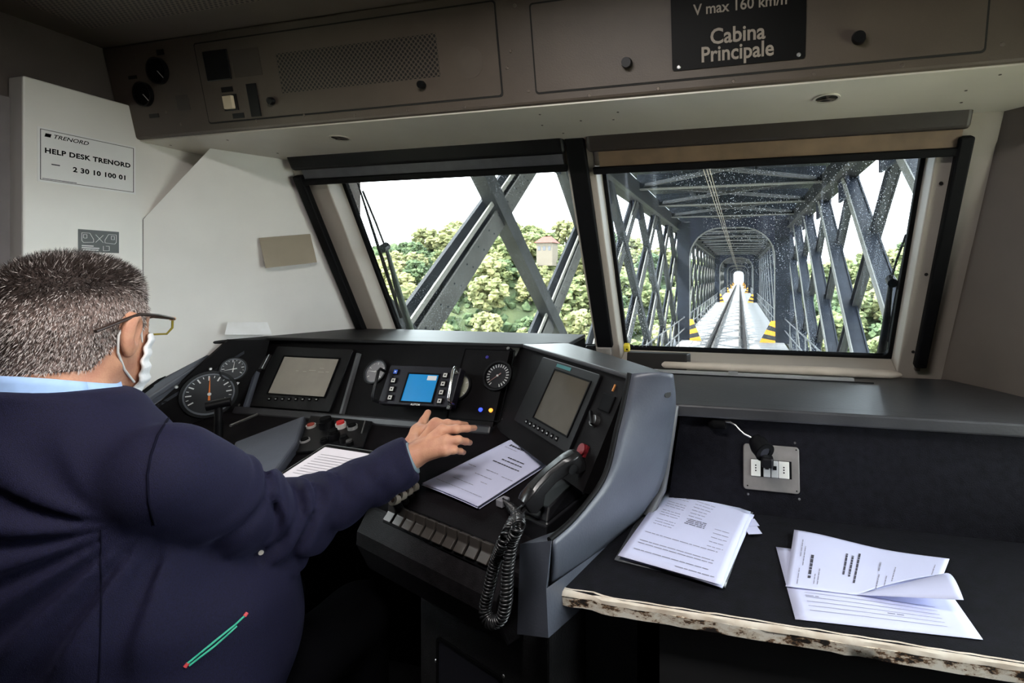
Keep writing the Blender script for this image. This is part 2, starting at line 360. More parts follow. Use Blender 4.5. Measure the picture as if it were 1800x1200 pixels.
for u, v in ((1654,322),(1628,482),(1605,618),(1757,484)):
    a, b = ws.uv(u, v)
    if a < 0.62: ws.cyl(mb, a, b, 0.005, 0, 0.002, 10)
mb.build('plug', holem, wfo)

# ------------------------------------------------------------------ overhead console
ov = Pl((0, 1.066, ZU), (1, 0, 0), (0, -0.05, 0.254))
oc = empty('overhead_console', ov.P(-0.46, 0), 'cream overhead equipment console above the windscreen', 'console')
mb = MB()
prof = [(1.066, ZU), (1.016, ZCEIL), (1.5, ZCEIL), (1.5, ZU)]
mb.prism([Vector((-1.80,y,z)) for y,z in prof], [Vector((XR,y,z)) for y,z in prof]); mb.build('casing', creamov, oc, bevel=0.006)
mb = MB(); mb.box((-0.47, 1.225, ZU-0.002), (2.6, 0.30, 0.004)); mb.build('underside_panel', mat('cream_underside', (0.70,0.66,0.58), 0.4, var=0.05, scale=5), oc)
def hatch(name, px):
    q = [ov.uv(u, v) for u, v in px]
    a0 = sum(x[0] for x in q if x[0] < (q[0][0]+q[2][0])/2)/2
    a1 = sum(x[0] for x in q if x[0] > (q[0][0]+q[2][0])/2)/2
    b0 = (q[2][1]+q[3][1])/2; b1 = min((q[0][1]+q[1][1])/2, 0.252)
    mb = MB(); ov.frame(mb, rr(a0-0.0042,a1+0.0042,b0-0.0042,b1+0.0042,0.008), rr(a0,a1,b0,b1,0.006), 0, 0.0012); g = mb.build('hatch_gap', holem, oc)
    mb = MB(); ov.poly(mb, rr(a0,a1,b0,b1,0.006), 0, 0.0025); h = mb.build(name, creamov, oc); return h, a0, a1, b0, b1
h1, a0, a1, b0, b1 = hatch('hatch', [(330,80),(862,5),(888,168),(382,213)])
h2, c0, c1, d0, d1 = hatch('hatch', [(925,-25),(1742,-60),(1728,88),(950,163)])
# perforated grille
q = [ov.uv(u, v) for u, v in ((480,97),(762,58),(780,133),(504,165))]
ga0, ga1 = (q[0][0]+q[3][0])/2, (q[1][0]+q[2][0])/2; gb0, gb1 = (q[2][1]+q[3][1])/2, (q[0][1]+q[1][1])/2
mb = MB(); ov.box(mb, ga0, ga1, gb0, gb1, 0.0025, 0.0032); mb.build('speaker_grille', perf_mat('perforated_grille', (0.105,0.082,0.065), 0.0092, (0,2), 0.36), h1)
def knob(par, u, v, r, hh, m, base=0.0025):
    a, b = ov.uv(u, v, base); mb = MB(); ov.cyl(mb, a, b, r*0.8, base, base+hh*0.4, 20); ov.cyl(mb, a, b, r, base+hh*0.4, base+hh, 20, r*0.85); return mb.build('knob', m, par, smooth=40)
knob(h1, 744, 150, 0.0105, 0.014, blackp); knob(h1, 480, 178, 0.0105, 0.012, blackp)
knob(h2, 1103, 112, 0.0125, 0.016, blackp); knob(h2, 1508, 68, 0.0135, 0.016, blackp)
# recessed black selector, faded label, switch, fuse strip
def ovrect(px):
    q = [ov.uv(u, v) for u, v in px]
    return ((q[0][0]+q[3][0])/2, (q[1][0]+q[2][0])/2, (q[2][1]+q[3][1])/2, (q[0][1]+q[1][1])/2)
x = ovrect([(355,92),(398,87),(413,139),(372,144)]); mb = MB(); ov.box(mb, *x, 0.0025, 0.0065); sel = mb.build('selector_block', blackp, h1, bevel=0.002)
x = ovrect([(400,90),(450,84),(468,130),(422,137)]); mb = MB(); ov.box(mb, *x, 0.0025, 0.0032); mb.build('faded_label', mat('faded_brown', (0.07,0.055,0.045), 0.6), h1)
x = ovrect([(396,170),(412,168),(418,191),(402,193)]); mb = MB(); ov.box(mb, *x, 0.0025, 0.012); mb.build('rocker_switch', mat('ivory', (0.85,0.72,0.52), 0.4), h1, bevel=0.002)
x = ovrect([(392,168),(416,165),(423,193),(399,196)]); mb = MB(); ov.box(mb, *x, 0.0025, 0.0045); mb.build('switch_plate', blackp, h1)
for px in ([(390,154),(410,152),(412,161),(392,163)], [(410,200),(430,198),(432,207),(412,209)]):
    x = ovrect(px); mb = MB(); ov.box(mb, *x, 0.0025, 0.0032); mb.build('name_plate', blackp, h1)
x = ovrect([(429,149),(446,147),(468,203),(451,206)]); mb = MB(); ov.box(mb, *x, 0.0025, 0.006); mb.build('fuse_strip', blackp, h1, bevel=0.001)
a, b = ov.uv(825, 110, 0.0025); mb = MB(); ov.cyl(mb, a, b, 0.036, 0.0025, 0.003, 40); mb.build('round_cover', mat('round_cover', (0.108,0.085,0.068), 0.6), h1)
# two round gauges at the left end
for u, v, r in ((280,125,0.036),(255,166,0.034)):
    a, b = ov.uv(u, v); mb = MB(); ov.ring(mb, a, b, r*0.9, r, 0, 0.010); g = mb.build('gauge', blackp, oc, smooth=40)
    mb = MB(); ov.cyl(mb, a, b, r*0.9, 0.001, 0.005, 32); mb.build('dial', blackm, g)
    mb = MB(); ov.poly(mb, [(a-0.0012,b),(a+0.0012,b),(a+r*0.5,b-r*0.55),(a+r*0.46,b-r*0.58)], 0.0052, 0.006); mb.build('needle', whitem, g)
for px, m in (([(308,168),(330,166),(336,193),(315,195)], mat('stain_label', (0.075,0.064,0.054), 0.6)), ([(262,201),(279,199),(280,206),(264,208)], blackp), ([(226,134),(240,132),(241,138),(227,140)], blackp), ([(275,88),(287,86),(289,96),(277,98)], blackp)):
    x = ovrect(px); mb = MB(); ov.box(mb, *x, 0, 0.0012); mb.build('label_plate', m, oc)
for k, (u, v) in enumerate([(292,197),(318,218),(905,10),(898,90),(891,119),(929,160),(1036,168),(1157,156),(1289,143),(1430,130),(1586,115),(1762,78),(717,194),(816,188),(624,203),(535,202),(451,212)]):
    a, b = ov.uv(u, v); mb = MB(); screw(mb, ov, a, b); mb.build('screw', screwm, oc)
# air outlets and specks on the underside
un = Pl((0, 1.066, ZU-0.004), (1, 0, 0), (0, 1, 0)); un.n = Vector((0, 0, -1))
for u, v in ((1453,172),(598,242)):
    a, b = un.uv(u, v); mb = MB(); un.ring(mb, a, b, 0.024, 0.029, 0, 0.003); g = mb.build('air_outlet', mat('outlet_ring', (0.6,0.56,0.5), 0.35), oc)
    mb = MB(); un.cyl(mb, a, b, 0.024, 0.0002, 0.0006, 28); mb.build('opening', holem, g)
    for t in (0.3, 2.4, 4.5):
        mb = MB(); un.poly(mb, [(a+0.022*cos(t),b+0.022*sin(t)),(a+0.022*cos(t+0.5),b+0.022*sin(t+0.5)),(a,b+0.002),(a,b-0.002)], 0.0008, 0.003); mb.build('blade', screwm, g)
for k, (u, v) in enumerate([(949,201),(1021,212),(953,220),(1086,197),(990,234),(1078,210),(1758,131),(1698,159),(1690,180),(300,255),(400,246),(488,269)]):
    a, b = un.uv(u, v); mb = MB(); un.cyl(mb, a, b, 0.003, 0, 0.001, 8); mb.build('screw', screwm, oc)
# number plate 'Cabina Principale'
qa = [ov.uv(u, v, 0.003) for u, v in ((1177,0),(1418,0),(1415,102),(1184,126))]
pa0, pa1, pb0 = (qa[0][0]+qa[3][0])/2, (qa[1][0]+qa[2][0])/2, (qa[2][1]+qa[3][1])/2
plate = MB(); ov.poly(plate, rr(pa0,pa1,pb0,0.236,0.006), 0.0030, 0.0050)
plo = tag(plate.build('sign_plate', mat('sign_black', (0.003,0.003,0.003), 0.5, spec=0.15)), 'black sign plate reading Cabina Principale on the overhead console', 'sign')
sgn = mat('sign_letters', (0.34,0.29,0.24), 0.5); pc = (pa0+pa1)/2
def line_ab(u, v): return ov.uv(u, v, 0.005)
text('lettering', 'Cabina', ov, line_ab(1296,61)[0], line_ab(1296,61)[1], 0.043, sgn, plo, 0.0058, bold=0.02, sx=0.95)
text('lettering', 'Principale', ov, line_ab(1296,88)[0]-0.001, line_ab(1296,88)[1]-0.004, 0.043, sgn, plo, 0.0058, bold=0.02, sx=0.90)
text('lettering', 'V max 160 km/h', ov, line_ab(1300,9)[0], line_ab(1300,9)[1], 0.030, sgn, plo, 0.0058, bold=0.015, sx=0.95)
for u, v in ((1193,118),(1404,96)):
    a, b = line_ab(u, v); mb = MB(); screw(mb, Pl(ov.P(0,0,0.005), ov.ex, ov.ey), a, b, 0.0045); mb.build('rivet', steel, plo)

# ------------------------------------------------------------------ notices on the left side panel
sp = Pl((XL, 0, ZC), (0, 1, 0), (0, 0, 1))
q = [sp.uv(u, v) for u, v in ((65,222),(238,258),(238,340),(65,320))]
na0, na1 = (q[0][0]+q[3][0])/2, (q[1][0]+q[2][0])/2; nb0, nb1 = (q[2][1]+q[3][1])/2, (q[0][1]+q[1][1])/2
mb = MB(); sp.box(mb, na0, na1, nb0, nb1, 0.0005, 0.0014)
nt_ = tag(mb.build('notice', paperw), 'white laminated help desk notice with bold black lettering on side panel', 'notice')
mb = MB()
e = 0.005; t = 0.0012
sp.frame(mb, [(na0+e,nb0+e),(na1-e,nb0+e),(na1-e,nb1-e),(na0+e,nb1-e)], [(na0+e+t,nb0+e+t),(na1-e-t,nb0+e+t),(na1-e-t,nb1-e-t),(na0+e+t,nb1-e-t)], 0.0014, 0.0017); mb.build('border', blackm, nt_)
nw, nh = na1-na0, nb1-nb0
text('lettering', 'TRENORD', sp, na0+0.028, nb1-0.019, 0.0145, blackm, nt_, 0.0018, 'LEFT', 0.012, 1.05, 0.3)
mb = MB(); sp.poly(mb, [(na0+0.013,nb1-0.023),(na0+0.024,nb1-0.023),(na0+0.026,nb1-0.014),(na0+0.015,nb1-0.014)], 0.0014, 0.0018); mb.build('logo_mark', blackm, nt_)
text('lettering', 'HELP DESK TRENORD', sp, na0+nw*0.5, nb0+nh*0.58, 0.0180, blackm, nt_, 0.0018, 'CENTER', 0.038, 0.96, spc=1.08)
text('lettering', '2 30 10 100 01', sp, na0+nw*0.61, nb0+nh*0.31, 0.0180, blackm, nt_, 0.0018, 'CENTER', 0.038, 0.98, spc=1.08)
mb = MB(); sp.box(mb, na0+0.026, na0+0.042, nb0+nh*0.335, nb0+nh*0.355, 0.0014, 0.0018); mb.build('small_print', inkm, nt_); mb = MB(); sp.box(mb, na0+0.009, na0+0.075, nb0+0.008, nb0+0.0095, 0.0014, 0.0018); mb.build('fine_print', inkm, nt_)
q = [sp.uv(u, v) for u, v in ((137,402),(209,408),(208,445),(137,442))]
ka0, ka1, kb0, kb1 = (q[0][0]+q[3][0])/2, (q[1][0]+q[2][0])/2, (q[2][1]+q[3][1])/2, (q[0][1]+q[1][1])/2
mb = MB(); sp.box(mb, ka0, ka1, kb0, kb1, 0.0005, 0.0014)
sk = tag(mb.build('pictogram_plate', mat('grey_plate', (0.12,0.13,0.13), 0.5)), 'small dark grey plate with white coupling pictogram on side panel', 'sign')
kw, kh = ka1-ka0, kb1-kb0
def stroke(mb, pts, w=0.0011):
    for (x0,y0),(x1,y1) in zip(pts, pts[1:]):
        d = Vector((x1-x0,y1-y0)); d.normalize(); nx, ny = -d.y*w/2, d.x*w/2
        sp.poly(mb, [(ka0+x0*kw+nx,kb0+y0*kh+ny),(ka0+x0*kw-nx,kb0+y0*kh-ny),(ka0+x1*kw-nx,kb0+y1*kh-ny),(ka0+x1*kw+nx,kb0+y1*kh+ny)] if False else
            [(ka0+x0*kw+nx,kb0+y0*kh+ny),(ka0+x0*kw-nx,kb0+y0*kh-ny),(ka0+x1*kw-nx,kb0+y1*kh-ny),(ka0+x1*kw+nx,kb0+y1*kh+ny)], 0.0014, 0.0018)
mb = MB()
stroke(mb, [(0.08,0.85),(0.08,0.5),(0.12,0.42),(0.36,0.45),(0.36,0.58),(0.27,0.85),(0.08,0.85)]); stroke(mb, [(0.12,0.78),(0.2,0.78),(0.2,0.62),(0.12,0.62),(0.12,0.78)])
stroke(mb, [(0.93,0.85),(0.93,0.5),(0.89,0.42),(0.64,0.45),(0.64,0.58),(0.73,0.85),(0.93,0.85)]); stroke(mb, [(0.88,0.78),(0.8,0.78),(0.8,0.62),(0.88,0.62),(0.88,0.78)])
stroke(mb, [(0.41,0.8),(0.6,0.45)]); stroke(mb, [(0.41,0.45),(0.6,0.8)])
stroke(mb, [(0.6,0.3),(0.6,0.08),(0.75,0.1),(0.75,0.3),(0.66,0.3)]); mb.build('pictogram', whitem, sk)
mb = MB()
for k in range(3): sp.box(mb, ka0+kw*0.08, ka0+kw*(0.36,0.5,0.48)[k], kb0+kh*(0.25-0.09*k), kb0+kh*(0.30-0.09*k), 0.0014, 0.0018)
mb.build('caption_print', whitem, sk)
# brown tape patch on the cheek left of the windscreen
cn = (w1-s1).cross(w0-s1); cn.normalize()
if cn.dot(C0-s1) < 0: cn = -cn
tp = Pl(s1, Vector((0,0,1)).cross(cn), (0,0,1))
if tp.n.dot(cn) < 0: tp = Pl(s1, -Vector((0,0,1)).cross(cn), (0,0,1))
pts = [tp.uv(u, v) for u, v in ((455,418),(545,411),(557,461),(467,471))]
mb = MB(); tp.poly(mb, pts, 0.0006, 0.0016); tag(mb.build('tape_patch', mat('brown_tape', (0.33,0.27,0.18), 0.5, var=0.06)), 'brown adhesive tape patch stuck beside the left windscreen', 'tape')
# ------------------------------------------------------------------ the iron lattice bridge outside
TX = -0.50                                   # track centre
XLT, XRT = -2.75, 2.10                       # inner planes of the two lattice girders
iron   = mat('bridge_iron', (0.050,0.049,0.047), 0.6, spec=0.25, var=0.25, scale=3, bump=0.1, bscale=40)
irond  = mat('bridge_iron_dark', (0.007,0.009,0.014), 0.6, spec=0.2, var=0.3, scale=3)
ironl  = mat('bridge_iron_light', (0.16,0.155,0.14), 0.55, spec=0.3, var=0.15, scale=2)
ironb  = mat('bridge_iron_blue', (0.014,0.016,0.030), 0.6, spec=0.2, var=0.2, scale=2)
def zr_(v): return ZC+v
ZTOP, ZBOT = 2.2, -3.1
SL = 1.15
def bar(mb, p0, p1, wdir, w, n, d0, d1, off=0.0, m=0):
    # flat bar from p0 to p1: wdir in-plane width direction, n outward normal, between depth d0 and d1, shifted sideways by off
    p = []
    for d in (d0, d1):
        for q, s in ((p0,-1),(p0,1),(p1,1),(p1,-1)): p.append(Vector(q)+wdir*(off+s*w/2)+n*d)
    mb.hexa([p[0],p[1],p[2],p[3],p[4],p[5],p[6],p[7]], m)
def lattice(side, x, y0, n_node, pitch, label):
    root = empty('lattice_girder', (x, 0, zr_(ZBOT)), label, 'bridge')
    n = Vector((1 if side < 0 else -1, 0, 0))           # towards the track
    protos = []
    H = ZTOP-ZBOT
    for sgn in (1, -1):        # 1: leans forward going up, -1: leans back going up
        p0, p1 = Vector((x, y0-sgn*SL*H, zr_(ZBOT))), Vector((x, y0, zr_(ZTOP)))
        ax = (p1-p0).normalized(); wd = ax.cross(Vector((1,0,0))).normalized()
        if wd.y < 0: wd = -wd
        mb = MB()
        if side < 0 and sgn > 0:
            bar(mb, p0, p1, wd, 0.24, n, -0.02, 0.0, 0.07, 0); bar(mb, p0, p1, wd, 0.055, n, -0.02, 0.0, -0.155, 2)
            bar(mb, p0, p1, wd, 0.38, n, -0.16, -0.12, -0.01, 1)
            L = (p1-p0).length; k = int(L/0.30)
            for i in range(k):
                for o_ in (0.02, 0.115):
                    c = p0+ax*(0.15+i*0.30+ (0.07 if o_ > 0.05 else 0))+wd*o_
                    for q in range(1):
                        r_ = 0.014
                        mb.add([c+wd*r_, c+ax*r_, c-wd*r_, c-ax*r_, c+n*0.010], [(0,1,4),(1,2,4),(2,3,4),(3,0,4)], 1)
            ms = [iron, irond, ironl]
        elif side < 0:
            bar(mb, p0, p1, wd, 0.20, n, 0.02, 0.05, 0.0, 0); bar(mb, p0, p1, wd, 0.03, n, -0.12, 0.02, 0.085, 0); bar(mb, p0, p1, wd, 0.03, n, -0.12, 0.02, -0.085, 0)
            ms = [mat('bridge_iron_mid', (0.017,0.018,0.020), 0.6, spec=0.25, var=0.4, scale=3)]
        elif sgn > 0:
            bar(mb, p0, p1, wd, 0.18, n, -0.30, -0.27, 0, 1); bar(mb, p0, p1, wd, 0.16, n, -0.02, 0.0, 0, 2); bar(mb, p0, p1, wd, 0.03, n, -0.27, -0.02, -0.05, 1)  # pale track-side flange, dark web: the sunlit edge is put into the colour
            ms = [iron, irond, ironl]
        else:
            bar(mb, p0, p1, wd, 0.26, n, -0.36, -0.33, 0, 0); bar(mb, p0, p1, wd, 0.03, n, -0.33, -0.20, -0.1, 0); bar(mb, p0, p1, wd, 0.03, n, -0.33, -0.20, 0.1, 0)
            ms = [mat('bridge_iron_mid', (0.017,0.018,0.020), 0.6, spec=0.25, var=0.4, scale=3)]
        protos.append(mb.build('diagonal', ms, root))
    mbg = MB(); mbg.box((x-n.x*0.06, y0, zr_(ZTOP)-0.18), (0.05, 0.9, 0.75)); gus = mbg.build('gusset_plate', ironb, root)
    for i in range(1, n_node):
        for p in protos+[gus]:
            c = p.copy(); col.objects.link(c); c.parent = root; c.location = p.location + Vector((0, i*pitch, 0))
    L0, L1 = -6, 205
    for nm, z0, z1, w_ in (('top_chord', ZTOP-0.12, ZTOP+0.42, 0.34), ('bottom_chord', ZBOT-0.35, ZBOT+0.15, 0.34)):
        mb = MB(); mb.box((x-n.x*0.10, (L0+L1)/2, zr_((z0+z1)/2)), (w_, L1-L0, z1-z0)); mb.build(nm, mat('bridge_chord', (0.017,0.017,0.019), 0.6, spec=0.2, var=0.25, scale=2), root)
    mb = MB(); mb.box((x+n.x*0.12, (L0+L1)/2, zr_(ZTOP-0.12)), (0.14, L1-L0, 0.02)); mb.build('flange', iron, root)
    return root
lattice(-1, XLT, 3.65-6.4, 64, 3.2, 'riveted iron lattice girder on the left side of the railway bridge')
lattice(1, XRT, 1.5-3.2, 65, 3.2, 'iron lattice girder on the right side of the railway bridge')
# deck, road slab above and cross beams
dk = empty('bridge_deck', (TX, 5, zr_(-2.86)), 'pale plank deck of the railway bridge running ahead', 'deck')
deckm = mat('deck_planks', (0.27,0.26,0.25), 0.7, var=0.25, scale=1.5); deckd = mat('deck_planks_dark', (0.07,0.067,0.064), 0.7, var=0.2, scale=1.5)
mb = MB(); mb.box((TX+0.17, 26, zr_(-2.79)), (4.3, 0.42, 0.06)); pk = mb.build('plank', deckm, dk, origin=(TX+0.17, 5, zr_(-2.82)))
pk.location = Vector((TX+0.17, 3.0, zr_(-2.82)))-wloc(dk)
pk.data.transform(Matrix.Translation((0,-21,0)))
for i in range(1, 110):
    c = pk.copy(); col.objects.link(c); c.parent = dk; c.location = pk.location+Vector((0, i*0.5, 0))
mb = MB(); mb.box((TX+0.17, (58+205)/2, zr_(-2.80)), (4.3, 205-58, 0.06)); mb.build('far_deck', deckm, dk)
mb = MB(); mb.box((TX+0.17, 100, zr_(-2.90)), (4.4, 215, 0.12)); mb.build('deck_plate', deckd, dk)
rf = empty('bridge_roof', (TX, 5, zr_(2.5)), 'dark riveted roof of cross beams under the road deck of the bridge', 'bridge')
mb = MB(); mb.box((-0.32, 99, zr_(3.35)), (6.0, 212, 0.2)); mb.build('road_slab', irond, rf)
mb = MB(); mb.box((-0.32, 3.5, zr_(2.62)), (4.9, 0.03, 0.42), 1); mb.box((-0.32, 3.5, zr_(2.42)), (4.9, 0.22, 0.025), 0); cb_ = mb.build('cross_beam', [ironl, irond], rf)  # lower flange paler: the light it catches is put into its colour
def brace(y0, s):
    mb = MB(); a, b = Vector((XLT+0.2, y0, zr_(2.48))), Vector((XRT-0.2, y0+3.2, zr_(2.48)))
    if s < 0: a.y, b.y = b.y, a.y
    ax = (b-a).normalized(); bar(mb, a, b, ax.cross(Vector((0,0,1))), 0.10, Vector((0,0,1)), 0, 0.02); bar(mb, a, b, ax.cross(Vector((0,0,1))), 0.015, Vector((0,0,1)), 0.02, 0.10)
    return mb.build('wind_brace', iron, rf)
br = [brace(3.5, 1), brace(3.5, -1)]
for i in range(1, 62):
    for p in [cb_]+br:
        c = p.copy(); col.objects.link(c); c.parent = rf; c.location = p.location+Vector((0, 3.2*i, 0))
for xx in (-1.5, 0.5):
    mb = MB(); mb.box((xx, 99, zr_(2.95)), (0.14, 212, 0.5)); mb.build('stringer', irond, rf)
# rails
railm = mat('rail_steel', (0.10,0.09,0.085), 0.35, 0.7); gapm = mat('check_rail', (0.06,0.055,0.05), 0.5)
ZR_ = -2.59
for k, (xx, lab) in enumerate(((TX-0.7175,'left running rail of the track on the bridge'), (TX+0.7175,'right running rail of the track on the bridge'))):
    mb = MB()
    for w_, a, b in ((0.072,-0.04,0.0),(0.02,-0.14,-0.04),(0.15,-0.165,-0.14)): mb.box((xx, 104, zr_(ZR_+(a+b)/2)), (w_, 206, b-a))
    tag(mb.build('rail', railm), lab, 'rail')
    xx2 = xx+(0.22 if k == 0 else -0.22); mb = MB(); mb.box((xx2, 104, zr_(ZR_-0.05)), (0.07, 206, 0.06)); mb.box((xx2, 104, zr_(ZR_-0.12)), (0.02, 206, 0.09))
    tag(mb.build('guard_rail', gapm), 'guard rail just inside the %s running rail' % ('left' if k == 0 else 'right'), 'rail')
# portal frames with an arched opening
def portal(y, label):
    root = empty('portal_frame', (-0.35, y, zr_(-2.8)), label, 'bridge', 'arched portal frames along the bridge')
    xl, xr = -2.13, 1.45
    for a, b in ((-2.68, xl), (xr, 2.05)):
        mb = MB(); mb.box(((a+b)/2, y, zr_(-0.2)), (b-a, 0.40, 5.2)); mb.build('post', irond, root)
    n = 24; arc = []; ra, rb = 1.35, 1.30; zc = 2.13
    for i in range(n//2+1):
        t = pi - (pi/2)*i/(n//2); arc.append((xl+ra+ra*cos(t), zc-rb+rb*sin(t)))
    for i in range(n//2+1):
        t = pi/2 - (pi/2)*i/(n//2); arc.append((xr-ra+ra*cos(t), zc-rb+rb*sin(t)))
    vs = []
    for yy in (y-0.16, y+0.16):
        for (ax_, az) in arc: vs += [Vector((ax_, yy, zr_(az))), Vector((ax_, yy, zr_(2.6)))]
    m = len(arc); fs = []
    for i in range(m-1):
        fs += [(2*i,2*i+2,2*i+3,2*i+1), (2*m+2*i,2*m+2*i+1,2*m+2*i+3,2*m+2*i+2), (2*i,2*m+2*i,2*m+2*i+2,2*i+2)]
    mb = MB(); mb.add(vs, fs); mb.build('arch_plate', ironb, root)
    mb = MB(); mb.tube([Vector((a, y-0.18, zr_(b))) for a, b in [(xl+0.01,-2.6)]+arc+[(xr-0.01,-2.6)]], 0.028, 6); mb.build('arch_rim', ironl, root)
    return root
orange = mat('hazard_orange', (0.85,0.36,0.02), 0.5); hblack = mat('hazard_black', (0.02,0.02,0.02), 0.5)
def hazard(y, s, label):
    # striped wedge guarding a portal foot; s: -1 left foot, 1 right foot
    xi, xo = (-1.62, -2.12) if s < 0 else (0.82, 1.46)
    root = empty('hazard_board', ((xi+xo)/2, y, zr_(-2.76)), label, 'board', 'striped hazard boards at the portal feet')
    H = 0.92; w_ = xo-xi
    def P(a, z, d): return Vector((xi+a*w_, y-0.3+d, zr_(-2.76+z*H)))
    # outline: foot on the track side, sloping up to the post
    ys = [0, 0.2, 0.4, 0.6, 0.8, 1.0]
    def edge(z): return max(0.0, min(1.0, (z-0.02)/1.05))*0.78
    sk = -0.10
    for i in range(5):
        z0, z1 = ys[i], ys[i+1]
        a0, a1 = edge(z0), edge(z1)
        pts = [(a0,z0),(1,max(0,z0+(sk if i else 0))),(1,z1+(sk if i < 4 else 0)),(a1,z1)]
        mb = MB(); mb.prism([P(a,z,0) for a,z in pts], [P(a,z,0.04) for a,z in pts]); mb.build('stripe', orange if i%2 == 0 else hblack, root)
    return root
which = ['nearest', 'second', 'third', 'fourth', 'fifth', 'sixth']
for i in range(6):
    y = 21.5+33*i
    portal(y, which[i]+' dark arched portal frame spanning the track on the bridge')
    hazard(y, -1, 'orange and black striped board at left foot of the %s portal' % which[i]); hazard(y, 1, 'orange and black striped board at right foot of the %s portal' % which[i])
# contact wires
for k, (xx, zz) in enumerate(((-0.60,1.85),(-0.555,1.87),(-0.52,1.90))):
    mb = MB(); mb.tube([Vector((xx, 1.5, zr_(zz))), Vector((xx+0.25*(k-1)*0.2, 60, zr_(zz))), Vector((xx, 205, zr_(zz)))], 0.007, 5)
    tag(mb.build('contact_wire', mat('wire_copper', (0.55,0.45,0.32), 0.4, 0.5)), 'thin overhead contact wire, %s of the three above the track' % ('leftmost','middle','rightmost')[k], 'wire', 'overhead wires')
# handrails beside the left portal foot and along the walkways
hrail = mat('rail_paint', (0.10,0.10,0.10), 0.5)
for s, xx in ((-1, -2.35), (1, 1.85)):
    root = empty('handrail', (xx, 12, zr_(-2.76)), 'thin pale handrail along the %s edge of the bridge deck' % ('left' if s < 0 else 'right'), 'railing')
    for zz in (-1.75, -2.25):
        mb = MB(); mb.tube([Vector((xx, 5, zr_(zz))), Vector((xx, 120, zr_(zz)))], 0.022, 6); mb.build('rail_tube', hrail, root)
    mb = MB(); mb.tube([Vector((xx, 6, zr_(-2.8))), Vector((xx, 6, zr_(-1.75)))], 0.022, 6); p = mb.build('post', hrail, root)
    for i in range(1, 40):
        c = p.copy(); col.objects.link(c); c.parent = root; c.location = p.location+Vector((0, 2.2*i, 0))

# ------------------------------------------------------------------ wooded far bank of the valley
def sst(a, b, x): t = max(0, min(1, (x-a)/(b-a))); return t*t*(3-2*t)
def ground(x, y):
    L = abs(x+0.5)
    z = -60+72*sst(60, 230, y)+(16 if x < 0 else 9)*sst(0, 120, L) + 3.0*sin(x*0.05+1)*cos(y*0.045)
    if x < -60: z += 5*sst(60, 90, -x)*sst(160, 120, -x)
    z -= 13.5
    if y > 165 and L < 45: z = min(z, -3.4+max(0, L-7)*0.55)
    return z
mb = MB()
mb.grid(lambda i, j: Vector((-320+640*i, 45+300*j, ground(-320+640*i, 45+300*j))), 80, 50)
soil = mat('undergrowth', (0.075,0.09,0.035), 0.9, c2=(0.03,0.045,0.018), scale=0.15)
tag(mb.build('hillside', soil, smooth=60), kind='structure')
mb = MB(); mb.box((0, 0, -76), (1800, 1800, 2)); tag(mb.build('valley_floor', mat('valley_gravel', (0.26,0.245,0.20), 0.9, c2=(0.16,0.17,0.11), scale=0.02)), kind='structure')
leafm = []
for k, (ca, cb2) in enumerate((((0.175,0.185,0.080),(0.038,0.056,0.022)), ((0.24,0.225,0.105),(0.06,0.075,0.03)), ((0.095,0.125,0.058),(0.022,0.040,0.020)))):
    leafm.append(mat('foliage_%d' % k, ca, 0.8, c2=cb2, scale=0.55, detail=6, bump=0.6, bscale=2.0, spec=0.15))
bark = mat('bark', (0.10,0.08,0.06), 0.9)
ico = bmesh.new(); bmesh.ops.create_icosphere(ico, subdivisions=2, radius=1.0)
iv = np.array([v.co[:] for v in ico.verts]); ico.verts.index_update(); ifc = [[v.index for v in f.verts] for f in ico.faces]; ico.free()
def tree_proto(k):
    rng = np.random.RandomState(20+k); mb = MB()
    for i in range(95):
        th = rng.uniform(0, 2*pi); zc = rng.uniform(-0.85, 1.0); rad = math.sqrt(max(0.05, 1-zc*zc*0.8))*rng.uniform(0.45, 1.05)
        c = np.array([rad*cos(th)*3.6, rad*sin(th)*3.6, 5.4+zc*3.2]); r_ = rng.uniform(0.5, 1.05)
        dis = 1+0.34*rng.randn(len(iv), 1).clip(-1.5, 1.5)
        pts = c+iv*dis*r_*np.array([1, 1, 0.8])
        mb.add([Vector(p) for p in pts], ifc)
    root = empty('tree', (0,0,0)); root.scale = (1,1,1)
    mb.build('crown', leafm[k], root, origin=(0,0,0))
    mb = MB(); mb.tube([Vector((0,0,-3)), Vector((0.1,0,2)), Vector((0,0.1,5))], [0.32,0.25,0.1], 6); mb.build('trunk', bark, root, origin=(0,0,0))
    return root
protos = [tree_proto(k) for k in range(3)]
rng = random.Random(5); cnt = 0; usedp = set()
spots = []
for gy in range(12):
    for gx in range(30):
        x = -185+gx*12.4+rng.uniform(-5,5); y = 104+gy*10.5+rng.uniform(-4.5,4.5)
        if abs(x+0.5) < 7.5: continue
        ang = math.degrees(math.atan2(-x, y))
        if ang > 58 or ang < -36: continue
        if y > 175 and abs(x) > 150: continue
        spots.append((x, y))
rng.shuffle(spots); spots = spots[:292]
labs = ['leafy mid green tree on the wooded far bank of the valley', 'pale yellowish green tree on the wooded far bank of the valley', 'dark green tree on the wooded far bank of the valley']
for x, y in spots:
    k = rng.choice((0,0,1,1,2)); p = protos[k]
    o = p if k not in usedp else copy_tree(p)
    usedp.add(k)
    s = rng.uniform(1.15, 1.75)
    o.location = (x, y, ground(x, y)-1.0); o.scale = (s*rng.uniform(0.9,1.15), s*rng.uniform(0.9,1.15), s); o.rotation_euler = (0, 0, rng.uniform(0, 6.28))
    tag(o, labs[k], 'tree', ('mid green trees on the far bank','pale trees on the far bank','dark trees on the far bank')[k])
